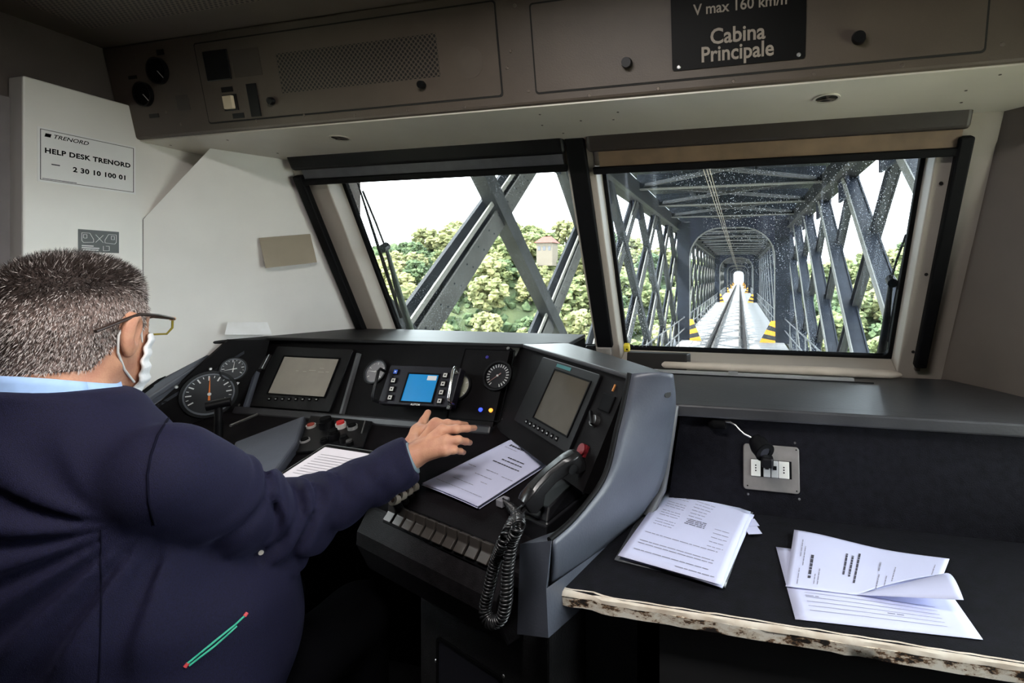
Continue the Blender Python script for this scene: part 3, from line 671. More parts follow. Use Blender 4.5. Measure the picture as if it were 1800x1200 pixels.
# dense undergrowth between the trees: more leaves than anyone could count
ic1 = bmesh.new(); bmesh.ops.create_icosphere(ic1, subdivisions=1, radius=1.0); ic1.verts.index_update()
jv = np.array([v.co[:] for v in ic1.verts]); jf = np.array([[v.index for v in f.verts] for f in ic1.faces]); ic1.free()
ug_v = []; ug_f = []; rg2 = np.random.RandomState(9); n0 = 0
for i in range(5200):
    x = rg2.uniform(-190, 175); y = rg2.uniform(85, 232)
    if abs(x+0.5) < 7.5: continue
    r_ = rg2.uniform(0.9, 2.3); p = jv*(1+0.3*rg2.randn(len(jv),1).clip(-1.5,1.5))*r_*np.array([1,1,0.85])+np.array([x, y, ground(x, y)+rg2.uniform(-0.3,1.6)])
    ug_v.append(p); ug_f.append(jf+n0); n0 += len(jv)
ug_v = np.concatenate(ug_v); ug_f = np.concatenate(ug_f)
ume = bpy.data.meshes.new('undergrowth'); ume.from_pydata(ug_v.tolist(), [], ug_f.tolist()); ume.materials.append(leafm[2])
ugo = bpy.data.objects.new('undergrowth', ume); col.objects.link(ugo); tag(ugo, 'dense green undergrowth covering the valley slope between the trees', 'undergrowth', kind='stuff')
# villa with a red roof among the trees
vp = pY(962, 438, 178.0); vz = vp.z-4.0
hs = empty('house', (vp.x, vp.y, vz), 'small pale villa with red tiled roof among the hillside trees', 'house')
mb = MB(); mb.box((vp.x, vp.y, vz+2.0), (6.5, 6, 9)); mb.build('wall', mat('villa_wall', (0.11,0.09,0.07), 0.8), hs)
mb = MB(); a = Vector((vp.x, vp.y, vz+6.4)); mb.add([a+Vector(q) for q in ((-4,-3.7,0),(4,-3.7,0),(4,3.7,0),(-4,3.7,0),(-1.8,0,2.6),(1.8,0,2.6))], [(0,1,5,4),(1,2,5),(2,3,4,5),(3,0,4),(3,2,1,0)]); mb.build('roof', mat('roof_tiles', (0.11,0.018,0.010), 0.8), hs)
for i in range(3):
    mb = MB(); mb.box((vp.x-2.1+2.1*i, vp.y-3.02, vz+4.2), (1.1, 0.1, 1.6)); mb.build('window', mat('villa_glass', (0.05,0.05,0.06), 0.2), hs)

# ------------------------------------------------------------------ windscreen wipers on the outside
def wiper(label, base, tip, arm_m, sd=1):
    root = empty('windscreen_wiper', ws.P(*base, -0.10), label, 'wiper')
    b, t = Vector(base), Vector(tip); d = t-b; pe = Vector((-d.y, d.x)).normalized()*sd
    mb = MB(); mb.tube([ws.P(*(b+d*f+pe*o_), -0.115) for f, o_ in ((0,0.01),(0.25,0.012),(0.55,0.018),(0.62,0.02))], [0.016,0.013,0.008,0.006], 8); mb.build('arm', arm_m, root, smooth=60)
    mb = MB(); mb.tube([ws.P(*(b+d*f), -0.098) for f in (0.16, 0.5, 1.0)], [0.006,0.007,0.003], 6); mb.build('blade', rubber, root)
    mb = MB(); mb.tube([ws.P(*(b+d*f+pe*o_), -0.106) for f, o_ in ((0.3,0.004),(0.45,0.016),(0.62,0.024),(0.78,0.016),(0.95,0.003))], 0.004, 6); mb.build('bow', blackp, root)
    mb = MB(); mb.tube([ws.P(*(b+d*0.62+pe*0.02), -0.122), ws.P(*(b+d*0.62+pe*0.02), -0.092)], 0.016, 10); mb.build('pivot', blackp, root)
    return root
gp = Pl(ws.P(0,0,-0.1), ws.ex, ws.ey)
wiper('pale green armed wiper parked at the left edge of the driver windscreen', gp.uv(718,596), gp.uv(629,320), mat('wiper_green', (0.045,0.060,0.038), 0.5), -1)
wiper('black wiper parked at the right edge of the second windscreen', gp.uv(1556,632), gp.uv(1598,400), blackp)
# ------------------------------------------------------------------ driver's desk
TAB = -0.568            # side table height relative to the camera
LED = -0.317            # ledge under the right pane
TOPZ = -0.21            # top of the instrument hood
desk = empty('driver_desk', (-1.0, 1.2, 0), 'black wraparound driving desk with instruments, screens and a grey right cheek', 'desk')
# frames of the panels
mp = Pl(W(0, 1.40, TOPZ), (1, 0, 0), (0, 0.532, 1))
A_, B_ = Vector((-0.658, 1.42)), Vector((-0.231, 1.037))
wdir = (B_-A_).normalized()
wn = Vector((-0.686, -0.727))
wp = Pl(W(A_.x, A_.y, TOPZ), (wdir.x, wdir.y, 0), (-wn.x*0.532, -wn.y*0.532, 1))
lpn = Vector((0.86, -0.40, 0.34)).normalized()
lp = Pl(W(-1.665, 1.222, -0.376), Vector((0,0,1)).cross(lpn), (0, 0, 1))
if lp.n.dot(lpn) < 0: lp = Pl(W(-1.665, 1.222, -0.376), -Vector((0,0,1)).cross(lpn), (0, 0, 1))
mtop = 0.0
def deskz(y): return -0.437-0.2385*(1.28-y)
dp = Pl(W(-1.0, 1.28, -0.437), (1, 0, 0), (0, 1, 0.2385))
# --- main panel plate, hood and surfaces
MB_ = -0.262             # b of the lower edge of the main panel
mb = MB(); mp.box(mb, -1.64, -0.70, MB_, -0.012, -0.03, 0); mb.build('main_panel', panelbk, desk)
WL = (B_-A_).length
mb = MB(); wp.box(mb, -0.03, WL, -0.262, -0.012, -0.03, 0); mb.build('wing_panel', panelbk, desk)
# hood: thin top sheet with a small overhang, two tones
def hood(name, pts, m, th=0.012):
    mb = MB(); mb.prism([W(x, y, TOPZ-th) for x, y in pts], [W(x, y, TOPZ) for x, y in pts]); return mb.build(name, m, desk, bevel=0.004)
hood('hood_top', [(-1.700,1.235),(-1.615,1.362),(-0.64,1.405),(-0.528,1.456),(-0.55,1.695),(-1.53,1.695)], mat('hood_black', (0.010,0.010,0.011), 0.5, var=0.3, scale=15, spec=0.3))
hood('wing_hood', [(-0.665,1.405),(-0.238,1.022),(-0.140,1.040),(-0.325,1.25),(-0.528,1.456),(-0.58,1.46)], ledgem)
mb = MB(); mb.prism([W(x, y, -0.40) for x, y in ((-0.215,1.115),(-0.335,1.245),(-0.528,1.450),(-0.55,1.69),(-0.60,1.69),(-0.60,1.46),(-0.24,1.10))], [W(x, y, TOPZ-0.012) for x, y in ((-0.215,1.115),(-0.335,1.245),(-0.528,1.450),(-0.55,1.69),(-0.60,1.69),(-0.60,1.46),(-0.24,1.10))]); mb.build('wing_back', blackm, desk)
# sun patch on the side wall, laid on as a bright white sheet
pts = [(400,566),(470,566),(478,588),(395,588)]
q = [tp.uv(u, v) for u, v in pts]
mb = MB(); tp.poly(mb, q, 0.0007, 0.0017); tag(mb.build('sun_patch', mat('sun_patch_white', (0.95,0.94,0.90), 0.5)), 'sun patch laid as a bright white sheet on the side wall just above the desk hood', 'paper')
# left slanting cheek strip (grey) along the wall, rising to the hood
mb = MB()
o0, o1 = pX(396,590,XL+0.01), pX(262,686,XL+0.01)
i0, i1 = lp.P(*lp.uv(432,612), 0.0), lp.P(*lp.uv(284,703), 0.0)
o2, i2 = pX(200,735,XL+0.01), lp.P(*lp.uv(215,750))
for n_, a_, b_, c_, d_ in (('upper', 0.0, 0.55, 0, 0), ('lower', 0.6, 1.0, 0, 0)):
    mb = MB(); z = Vector((0,0,0.012)) if n_ == 'upper' else Vector((0,0,0))
    L0 = [o0.lerp(i0,a_), o1.lerp(i1,a_), o2.lerp(i2,a_)]; L1 = [o0.lerp(i0,b_), o1.lerp(i1,b_), o2.lerp(i2,b_)]
    loop = L0+L1[::-1]
    mb.prism([p-Vector((0,0,0.02)) for p in loop], [p+z for p in loop]); mb.build('side_strip', slate, desk, bevel=0.004)
mb = MB(); mb.tube([o0+Vector((0,0,0.008)), o1+Vector((0,0,0.008)), o2+Vector((0,0,0.008))], 0.006, 6); mb.build('edge_seal', rubber, desk)
# left wing gauge panel
lq = [lp.uv(u, v) for u, v in ((474,598),(402,597),(284,703),(215,750),(215,800),(440,735))]
mb = MB(); lp.poly(mb, lq, -0.02, 0.0); mb.build('gauge_panel', panelbk, desk)
tickm = mat('dial_white', (0.80,0.80,0.78), 0.5); dialm = mat('dial_face', (0.012,0.012,0.014), 0.35); orangen = mat('needle_orange', (0.85,0.22,0.03), 0.5); bezm = mat('bezel_grey', (0.16,0.17,0.19), 0.35, 0.4)
def gauge(pl, u, v, r, ticks, a0, a1, needles, name='gauge', longev=2, bez=None, face=None, arc=True):
    a, b = pl.uv(u, v)
    mb = MB(); pl.ring(mb, a, b, r, r*1.13, 0, 0.010, 40); g = mb.build(name, blackp, desk, smooth=35)
    mb = MB(); pl.cyl(mb, a, b, r, 0.0005, 0.004, 40); mb.build('dial', face or dialm, g)
    mb = MB(); pl.ring(mb, a, b, r*0.93, r, 0.004, 0.0075, 40); mb.build('bezel', bez or bezm, g, smooth=35)
    mb = MB()
    for i in range(ticks):
        t = a0+(a1-a0)*i/(ticks-1); lg = (i % longev == 0); r0 = r*(0.66 if lg else 0.78); ww = r*(0.028 if lg else 0.014)
        c, s_ = cos(t), sin(t)
        pl.poly(mb, [(a+c*r0-s_*ww, b+s_*r0+c*ww),(a+c*r0+s_*ww, b+s_*r0-c*ww),(a+c*r*0.88+s_*ww, b+s_*r*0.88-c*ww),(a+c*r*0.88-s_*ww, b+s_*r*0.88+c*ww)], 0.004, 0.0046)
    tag(mb.build('scale_marks', tickm, g), kind='stuff')
    for t, L, m in needles:
        c, s_ = cos(t), sin(t); ww = r*0.045
        mb = MB(); pl.poly(mb, [(a-c*r*0.3-s_*ww, b-s_*r*0.3+c*ww),(a-c*r*0.3+s_*ww, b-s_*r*0.3-c*ww),(a+c*r*L+s_*ww*0.2, b+s_*r*L-c*ww*0.2),(a+c*r*L-s_*ww*0.2, b+s_*r*L+c*ww*0.2)], 0.0055, 0.0065); mb.build('needle', m, g)
    mb = MB(); pl.cyl(mb, a, b, r*0.075, 0.004, 0.008, 14); mb.build('hub', tickm, g)
    return g, a, b
gauge(lp, 367, 692, 0.066, 17, pi*1.15, -pi*0.15, [(pi*0.49, 0.80, orangen)], 'brake_gauge')
gauge(lp, 409, 648, 0.034, 13, pi*1.2, -pi*0.2, [(pi*0.45, 0.75, tickm), (pi*1.02, 0.7, tickm)], 'pressure_gauge')
for u, v in ((370,648),(310,680),(421,712)):
    a, b = lp.uv(u, v); mb = MB(); screw(mb, lp, a, b, 0.0055, 0.003); mb.build('screw', steel, desk)
a, b = lp.uv(416, 676); mb = MB(); lp.poly(mb, [(a-0.007,b-0.006),(a-0.003,b-0.007),(a+0.008,b+0.006),(a+0.002,b+0.009),(a-0.004,b+0.006)], 0, 0.001); mb.build('symbol', tickm, desk)
# dividing rib between gauge panel and main panel
mb = MB(); x0_, x1_ = mp.uv(463,628), mp.uv(434,722)
mb.prism([mp.P(x0_[0]-0.012,x0_[1],0), mp.P(x0_[0]+0.006,x0_[1],0), mp.P(x1_[0]+0.006,x1_[1],0), mp.P(x1_[0]-0.012,x1_[1],0)], [mp.P(x0_[0]-0.008,x0_[1],0.012), mp.P(x0_[0]+0.002,x0_[1],0.012), mp.P(x1_[0]+0.002,x1_[1],0.012), mp.P(x1_[0]-0.008,x1_[1],0.012)]); mb.build('rib', slate, desk)
ribg = mat('rib_grey', (0.07,0.07,0.075), 0.45)
for p_, q_ in (((632,622),(602,728)), ((942,625),(893,745))):
    a_, b_ = mp.uv(*p_), mp.uv(*q_); mb = MB()
    mb.prism([mp.P(a_[0]-0.008,a_[1],0), mp.P(a_[0]+0.008,a_[1],0), mp.P(b_[0]+0.008,b_[1],0), mp.P(b_[0]-0.008,b_[1],0)], [mp.P(a_[0]-0.004,a_[1],0.01), mp.P(a_[0]+0.004,a_[1],0.01), mp.P(b_[0]+0.004,b_[1],0.01), mp.P(b_[0]-0.004,b_[1],0.01)]); mb.build('rib', ribg, desk)
def prect(pl, px, h=0.0):
    q = [pl.uv(u, v, h) for u, v in px]
    return ((q[0][0]+q[3][0])/2, (q[1][0]+q[2][0])/2, (q[2][1]+q[3][1])/2, (q[0][1]+q[1][1])/2)
# left display
scrm = mat('lcd_warm_grey', (0.40,0.37,0.31), 0.25, var=0.06, scale=20)
scr2 = mat('lcd_brown_grey', (0.060,0.053,0.042), 0.10, var=0.1, scale=12)
def display(pl, outer, screen, m, nbtn, brow, name='display_unit'):
    x = prect(pl, outer); mb = MB(); pl.poly(mb, rr(*x, 0.006), 0.0, 0.010); d = mb.build(name, blackp, desk, bevel=0.002)
    s = prect(pl, screen, 0.01); mb = MB(); pl.box(mb, *s, 0.010, 0.0106); mb.build('screen', m, d)
    mb = MB(); e = 0.004; pl.frame(mb, [(s[0]-e,s[2]-e),(s[1]+e,s[2]-e),(s[1]+e,s[3]+e),(s[0]-e,s[3]+e)], [(s[0],s[2]),(s[1],s[2]),(s[1],s[3]),(s[0],s[3])], 0.010, 0.013); mb.build('screen_frame', blackm, d)
    p0, p1 = pl.uv(*brow[0], 0.01), pl.uv(*brow[1], 0.01)
    for i in range(nbtn):
        f = i/(nbtn-1); a = p0[0]+(p1[0]-p0[0])*f; b = p0[1]+(p1[1]-p0[1])*f
        mb = MB(); pl.box(mb, a-0.0055, a+0.0055, b-0.0055, b+0.0055, 0.010, 0.0125); k_ = mb.build('soft_key', blackm, d, bevel=0.001)
        mb = MB(); pl.box(mb, a-0.003, a+0.003, b-0.0016, b+0.0016, 0.0125, 0.0128); mb.build('key_mark', mat('key_grey', (0.45,0.45,0.45), 0.5), k_)
    return d, s
d1, s_ = display(mp, [(483,612),(626,613),(583,722),(448,718)], [(500,629),(597,629),(572,695),(470,693)], scrm, 8, ((474,701),(557,702)))
mb = MB()
for i, (f, g_, l) in enumerate(((0.32,0.63,0.05),(0.45,0.62,0.06),(0.55,0.66,0.12),(0.72,0.63,0.10),(0.72,0.73,0.08),(0.85,0.64,0.06))):
    a = s_[0]+(s_[1]-s_[0])*f; b = s_[2]+(s_[3]-s_[2])*g_; mp.box(mb, a, a+l*(s_[1]-s_[0]), b, b+0.0012, 0.0106, 0.0109)
tag(mb.build('screen_trace', mat('trace_pale', (0.58,0.55,0.45), 0.4), d1), kind='stuff')
x = prect(mp, [(478,624),(484,620),(464,650),(459,650)]); mb = MB(); mp.poly(mb, [mp.uv(471,629), mp.uv(478,624), mp.uv(465,649), mp.uv(459,650)], 0, 0.012); mb.build('release_lever', steel, desk, bevel=0.001)
# radio terminal standing proud of the panel, with handles and blue screen
rp = Pl(mp.P(0,0,0.03), (1, 0.04, 0), mp.ey + Vector((0,0.02,0)))
blue = mat('screen_blue', (0.005,0.10,0.22), 0.3, emit=(0.0,0.11,0.27), estr=0.36)
x = prect(rp, [(683,640),(806,647),(797,716),(668,709)])
mb = MB(); rp.poly(mb, rr(*x, 0.004), -0.03, 0.0); rt = mb.build('radio_terminal', mat('radio_body', (0.011,0.010,0.015), 0.45, spec=0.25), desk, bevel=0.002)
s = prect(rp, [(716,656),(768,660),(762,708),(709,704)]); mb = MB(); rp.box(mb, *s, 0, 0.0006); mb.build('screen', blue, rt)
mb = MB(); e = 0.004; rp.frame(mb, [(s[0]-e,s[2]-e),(s[1]+e,s[2]-e),(s[1]+e,s[3]+e),(s[0]-e,s[3]+e)], [(s[0],s[2]),(s[1],s[2]),(s[1],s[3]),(s[0],s[3])], 0, 0.003); mb.build('screen_frame', blackm, rt)
x_ = prect(rp, [(752,660),(768,661),(767,669),(751,668)]); mb = MB(); rp.box(mb, *x_, 0.0006, 0.001); mb.build('screen_badge', whitem, rt)
for i, (u, v) in enumerate(((697,654),(693,669),(690,684),(687,699),(784,660),(780,675),(777,690),(774,705))):
    a, b = rp.uv(u, v); mb = MB(); rp.box(mb, a-0.0085, a+0.0085, b-0.0085, b+0.0085, 0, 0.005); k_ = mb.build('key', blackm, rt, bevel=0.001)
    mb = MB(); rp.box(mb, a-0.006, a+0.006, b-0.006, b+0.006, 0.005, 0.0058); mb.build('key_cap', mat('key_blue', (0.02,0.10,0.60), 0.4) if i == 0 else mat('key_white', (0.55,0.54,0.50), 0.5), k_)
    mb = MB(); rp.box(mb, a-0.0022, a+0.0022, b-0.0022, b+0.0022, 0.0058, 0.0061); mb.build('key_mark', whitem if i == 0 else blackm, k_)
for (u0,v0),(u1,v1) in (((676,652),(664,706)),((805,650),(796,710))):
    a0_, a1_ = rp.uv(u0,v0), rp.uv(u1,v1); mb = MB()
    mb.tube([rp.P(*a0_,-0.004), rp.P(*a0_,0.022), rp.P(a0_[0]*0.9+a1_[0]*0.1,a0_[1]*0.9+a1_[1]*0.1,0.028), rp.P(a0_[0]*0.1+a1_[0]*0.9,a0_[1]*0.1+a1_[1]*0.9,0.028), rp.P(*a1_,0.022), rp.P(*a1_,-0.004)], 0.0045, 8); mb.build('handle', chrome if u0 > 700 else blackp, rt, smooth=60)
a, b = rp.uv(730, 711); text('lettering', 'ALSTOM', rp, a, b, 0.008, whitem, rt, 0.0008, bold=0.02)
for u, v in ((790,716),(803,655)):
    a, b = rp.uv(u, v); mb = MB(); rp.cyl(mb, a, b, 0.007, 0, 0.006, 16, 0.006); mb.build('thumb_screw', chrome, rt)
# hidden gauges left and right of the radio, speedometer, lamps
gf = mat('grey_dial', (0.26,0.25,0.26), 0.4); gauge(mp, 662, 654, 0.036, 9, pi*1.2, -pi*0.2, [(pi*0.98,0.8,tickm)], 'voltmeter', face=gf)
gf2 = mat('pale_dial', (0.50,0.50,0.40), 0.4); gauge(mp, 806, 680, 0.040, 9, pi*1.2, -pi*0.2, [(pi*0.4,0.8,blackm)], 'ammeter', face=gf2)
gauge(mp, 876, 661, 0.041, 21, pi*1.3, -pi*0.38, [(pi*1.22,0.75,mat('needle_dim', (0.35,0.2,0.18), 0.5))], 'speedometer', longev=1, bez=blackm)
for u, v, c in ((845,720,(0.03,0.06,0.9)),(863,721,(0.9,0.25,0.03))):
    a, b = mp.uv(u, v); mb = MB(); mp.cyl(mb, a, b, 0.0062, 0, 0.005, 16, 0.005); l = mb.build('indicator_lamp', mat('lamp_%d' % u, c, 0.3, emit=c, estr=0.8), desk, smooth=40)
a, b = mp.uv(857, 628); mb = MB(); mp.cyl(mb, a, b, 0.005, 0, 0.004, 14); mb.build('indicator_lamp', mat('lamp_violet', (0.05,0.04,0.25), 0.3), desk)
for u, v in ((606,711),(885,737),(893,612)):
    a, b = mp.uv(u, v); mb = MB(); screw(mb, mp, a, b, 0.0055, 0.003); mb.build('screw', steel, desk)
x = prect(mp, [(808,612),(905,616),(880,742),(795,735)]); mb = MB(); mp.frame(mb, rr(*x,0.004), rr(x[0]+0.002,x[1]-0.002,x[2]+0.002,x[3]-0.002,0.003), 0, 0.003); mb.build('panel_edge', blackm, desk)
# right wing: display, key switch, socket, red button
d2, s2_ = display(wp, [(965,625),(1062,668),(1002,792),(903,742)], [(978,652),(1042,673),(993,766),(938,730)], scr2, 8, ((926,741),(979,771)))
x = prect(wp, [(979,639),(1004,646),(1003,652),(978,645)], 0.01); mb = MB(); wp.box(mb, *x, 0.010, 0.0106); mb.build('maker_badge', mat('badge_teal', (0.02,0.14,0.14), 0.5), d2)
a, b = wp.uv(1049, 741); mb = MB(); wp.cyl(mb, a, b, 0.012, 0, 0.012, 20); ks = mb.build('key_switch', steel, desk)
mb = MB(); wp.poly(mb, [(a-0.016,b+0.013),(a-0.013,b+0.017),(a+0.011,b-0.006),(a+0.007,b-0.010)], 0.012, 0.02); mb.build('key_handle', blackp, ks)
x = prect(wp, [(1062,690),(1082,697),(1074,728),(1054,720)]); mb = MB(); wp.box(mb, *x, 0, 0.005); mb.build('socket', blackm, desk, bevel=0.002)
a, b = wp.uv(1080, 682); mb = MB(); wp.box(mb, a-0.002, a+0.002, b-0.008, b+0.008, 0, 0.003); mb.build('marker', mat('marker_orange', (0.5,0.2,0.05), 0.5), desk)
a, b = wp.uv(1028, 792); mb = MB(); wp.cyl(mb, a, b, 0.013, 0, 0.012, 18); wp.box(mb, a-0.012, a+0.012, b-0.012, b+0.012, 0, 0.006); mb.build('red_button', mat('red_plastic', (0.16,0.012,0.018), 0.4), desk)
# --- desk surface: sloping slab, made of a driver's part and a turned right part
ZF = -0.53
mb = MB()
def dz(x, y): return W(x, y, deskz(y))
top = [(XL+0.005,1.33),(-0.70,1.36),(-0.29,0.975),(-0.322,0.90),(-0.365,0.812),(-0.455,0.841),(-0.80,0.962),(-0.93,1.00),(-1.45,1.00),(XL+0.005,0.90)]
mb.prism([dz(x,y)-Vector((0,0,0.035)) for x,y in top], [dz(x,y) for x,y in top]); mb.build('desk_top', deskblk, desk, bevel=0.008)
# raised lip below the main panel
mb = MB(); mp.box(mb, -1.62, -0.69, MB_-0.02, MB_+0.006, -0.02, 0.028); mb.build('panel_sill', mat('sill_grey', (0.022,0.022,0.026), 0.4), desk, bevel=0.006)
# recess block with slate flank left of the switch cluster
mb = MB()
sbq = [dp.uv(u, v, 0.03) for u, v in ((412,776),(536,729),(522,776),(478,836),(400,880))]
dp.poly(mb, sbq, 0.0, 0.03); mb.build('side_block', slate, desk, bevel=0.006)
mb = MB(); lv = [pz(405,748,-0.42), pz(452,728,-0.42)]; mb.tube(lv, 0.004, 6); mb.build('grab_rod', steel, desk)
mb = MB(); q0 = pX(384,712,-1.50); mb.tube([q0+Vector((0,0,-0.12)), q0], [0.012,0.010], 10); mb.tube([q0+Vector((-0.02,-0.02,0.0)), q0+Vector((0.02,0.02,0.008))], 0.014, 10); mb.build('brake_lever', blackp, desk, smooth=50)
# switch cluster
swp = Pl(dp.P(0,0,0.0), dp.ex, dp.ey)
x = [swp.uv(u, v) for u, v in ((548,732),(655,745),(640,790),(520,800))]
mb = MB(); swp.poly(mb, x, 0, 0.010); mb.build('switch_plate', blackp, desk, bevel=0.002)
def push(u, v, r, hgt, m, ringm=None):
    a, b = swp.uv(u, v, 0.01); mb = MB(); swp.cyl(mb, a, b, r*0.8, 0.010, 0.010+hgt, 20, r*0.75); k_ = mb.build('push_button', m, desk, smooth=40)
    mb = MB(); swp.ring(mb, a, b, r*0.82, r, 0.010, 0.010+hgt*0.7, 24); mb.build('collar', ringm or blackp, k_, smooth=40)
wr_ = mat('ring_white', (0.7,0.66,0.62), 0.4)
push(547,750,0.013,0.010,mat('button_amber', (0.35,0.05,0.03), 0.4),wr_); push(536,775,0.013,0.008,blackm,mat('ring_grey',(0.35,0.34,0.34),0.4))
push(575,750,0.020,0.030,blackm); push(600,751,0.014,0.020,mat('button_red',(0.62,0.03,0.03),0.35),wr_); push(620,753,0.014,0.014,blackm,mat('ring_grey2',(0.4,0.4,0.4),0.35,0.5))
push(588,772,0.016,0.03,blackm); push(606,776,0.012,0.02,blackm); push(615,782,0.010,0.016,mat('button_dim',(0.05,0.05,0.05),0.4)); push(570,778,0.010,0.014,blackm)
mb = MB(); t0, t1 = swp.uv(643,745,0.01), swp.uv(636,762,0.01); mb.tube([swp.P(*t0,0.02), swp.P(*t1,0.012)], 0.0022, 6); mb.build('pointer', steel, desk)
# --- turned right part: rocker keys on the front edge, round locks, fascia
E0, E1 = Vector((-0.83,0.968)), Vector((-0.322,0.794))
fdir = (E1-E0).normalized(); fn = Vector((fdir.y, -fdir.x))            # outward (towards the viewer)
if fn.y > 0: fn = -fn
fr = Pl(W(E0.x, E0.y, -0.535), (fdir.x, fdir.y, 0), Vector((-fn.x*0.75, -fn.y*0.75, 1)))
FL = (E1-E0).length
fv = Pl(W(E0.x, E0.y, -0.58), (fdir.x, fdir.y, 0), Vector((fn.x*0.12, fn.y*0.12, 1)))
mb = MB()
def pro(s):
    base = W(E0.x+fdir.x*s, E0.y+fdir.y*s, 0); n3 = Vector((fn.x, fn.y, 0))
    return [base+n3*d+Vector((0,0,z)) for d, z in ((-0.05,-0.535),(-0.02,-0.53),(0.0,-0.545),(0.028,-0.59),(0.030,-0.62),(0.0,-0.69),(-0.06,-0.70))]
mb.prism(pro(-0.03), pro(FL-0.105)); mb.build('fascia', mat('fascia_black', (0.008,0.007,0.008), 0.6, var=0.4, scale=50, bump=0.2, bscale=500, spec=0.15), desk, bevel=0.004)
kp = Pl(W(E0.x, E0.y, -0.545)+Vector((fn.x*0.002,fn.y*0.002,0.003)), (fdir.x, fdir.y, 0), Vector((-fn.x*0.6, -fn.y*0.6, 1)))
keym = mat('key_bronze', (0.06,0.052,0.046), 0.4, 0.2)
k0 = kp.uv(692,902); k9 = kp.uv(858,972)
mb = MB(); kp.box(mb, k0[0]-0.022, k9[0]+0.022, k0[1]-0.024, k0[1]+0.022, -0.004, 0.002); mb.build('key_strip', blackm, desk, bevel=0.002)
for i in range(10):
    a = k0[0]+(k9[0]-k0[0])*i/9; b = k0[1]+(k9[1]-k0[1])*i/9; hw = abs(k9[0]-k0[0])/9*0.40
    mb = MB(); vs_ = []
    for s in (-hw, hw):
        vs_.append([kp.P(a+s,b-0.019,0.002), kp.P(a+s,b-0.018,0.011), kp.P(a+s,b+0.001,0.007), kp.P(a+s,b+0.017,0.016), kp.P(a+s,b+0.018,0.002)])
    mb.prism(vs_[0], vs_[1]); mb.build('rocker_key', keym, desk, bevel=0.0015)
lkp = Pl(dp.P(0,0,0), dp.ex, dp.ey)
for i in range(4):
    f = i/3; u, v = 692+(725-692)*f, 879+(856-879)*f
    p = pz(u, v, deskz(0.99)-0.0+0.015); mb = MB(); q_ = Pl(p, (1,0,0), (0,0.45,1)); q_.ring(mb, 0, 0, 0.005, 0.0105, -0.012, 0.004, 18); lk = mb.build('lock_cylinder', mat('lock_brass', (0.50,0.43,0.35), 0.35, 0.2), desk, smooth=40)
    mb = MB(); q_.cyl(mb, 0, 0, 0.005, -0.01, 0.0025, 14); mb.build('core', mat('lock_core', (0.18,0.10,0.08), 0.4, 0.5), lk)
    mb = MB(); mb.tube([p+Vector((0,0.006,-0.003)), p+Vector((0,0.02,-0.03))], 0.0095, 10); mb.build('stem', blackp, lk)
# --- grey right cheek: ruled surface between the inner rim and the outer foot line
rim_px = [(1110,657),(1098,715),(1086,762),(1074,815),(1060,850),(1036,884),(1004,921),(970,950)]
N0 = W(-0.322,0.794,-0.461); R0 = W(-0.225,1.03,TOPZ)
pn3 = Vector((0.236,-0.097,0)).normalized()
rim = [pP(u, v, N0, pn3) for u, v in rim_px]
foot = [W(-0.140,1.040,TOPZ), W(-0.140,1.075,-0.275), pY(1180,760,1.12), pY(1166,835,1.14), W(-0.222,1.135,TAB), W(-0.262,1.03,TAB-0.001), W(-0.30,0.925,TAB-0.002), W(-0.338,0.822,TAB-0.004)]
def spl(P, t):
    n = len(P)-1; s = min(max(t,0),1)*n; i = min(int(s), n-1); f = s-i
    p0, p1, p2, p3 = P[max(i-1,0)], P[i], P[i+1], P[min(i+2,n)]
    return 0.5*((2*p1)+(p2-p0)*f+(2*p0-5*p1+4*p2-p3)*f*f+(3*p1-p0-3*p2+p3)*f*f*f)
cheek = MB()
def cs(i, j):
    a, b = spl(rim, j), spl(foot, j); p = a.lerp(b, i); bul = 0.012*4*i*(1-i)
    return p + Vector((0.5,-0.5,0.4)).normalized()*bul
cheek.grid(cs, 8, 32); ck = cheek.build('right_cheek', slate, desk, smooth=60, solid=0.006)
# rubber edge and its inner lining
mb = MB(); mb.tube([spl(rim, j/30)+Vector((-0.004,-0.002,0.002)) for j in range(31)], 0.0055, 8); mb.build('rim_seal', rubber, desk, smooth=60)
mb = MB(); inner = [p+Vector((-0.035,-0.005,-0.01)) for p in rim]
mb.grid(lambda i, j: spl(rim, j).lerp(W(spl(rim,j).x-0.03, spl(rim,j).y+0.0, max(-0.60, min(-0.30, spl(rim,j).z-ZC-0.09))), i), 3, 24); mb.build('cheek_lining', panelbk, desk, smooth=60, solid=0.004)
mb = MB(); p = pP(1170,690,foot[1],Vector((0.7,-0.7,0.1))); q_ = Pl(p+Vector((0.006,-0.012,0)), (0.75,0.66,0), (0,0,1)); q_.cyl(mb, 0, 0, 0.008, -0.01, 0.002, 18); lk = mb.build('cheek_lock', blackp, desk)
# nose: front end of the cheek
mb = MB()
fn3 = Vector((fn.x, fn.y, 0)); fpl = N0+fn3*0.014
def fp(u, v): return pP(u, v, fpl, fn3)
TLn, TRn, Mn, BRn, BLn = fp(914,956), fp(969,950), fp(960,1034), fp(964,1121), fp(909,1114)
SBn = W(-0.275,0.985,-0.655); SMn = W(-0.262,1.03,TAB-0.006)
ins = [W(-0.345,0.905,-0.50), W(-0.385,0.86,-0.515)]
mb.add([TLn, TRn, Mn, BRn, BLn, SMn, SBn, rim[6], rim[5], ins[0], ins[1], BLn+Vector((0.03,0.12,0)), TLn+Vector((0.03,0.12,-0.05)), foot[7], rim[7]],
       [(0,1,2,3,4),(2,5,6,3),(3,6,11,4),(14,1,0,10,9,7),(7,9,8),(0,4,11,12),(0,12,10),(1,14,13,2),(2,13,5)]); mb.build('cheek_nose', slate, desk, smooth=30)
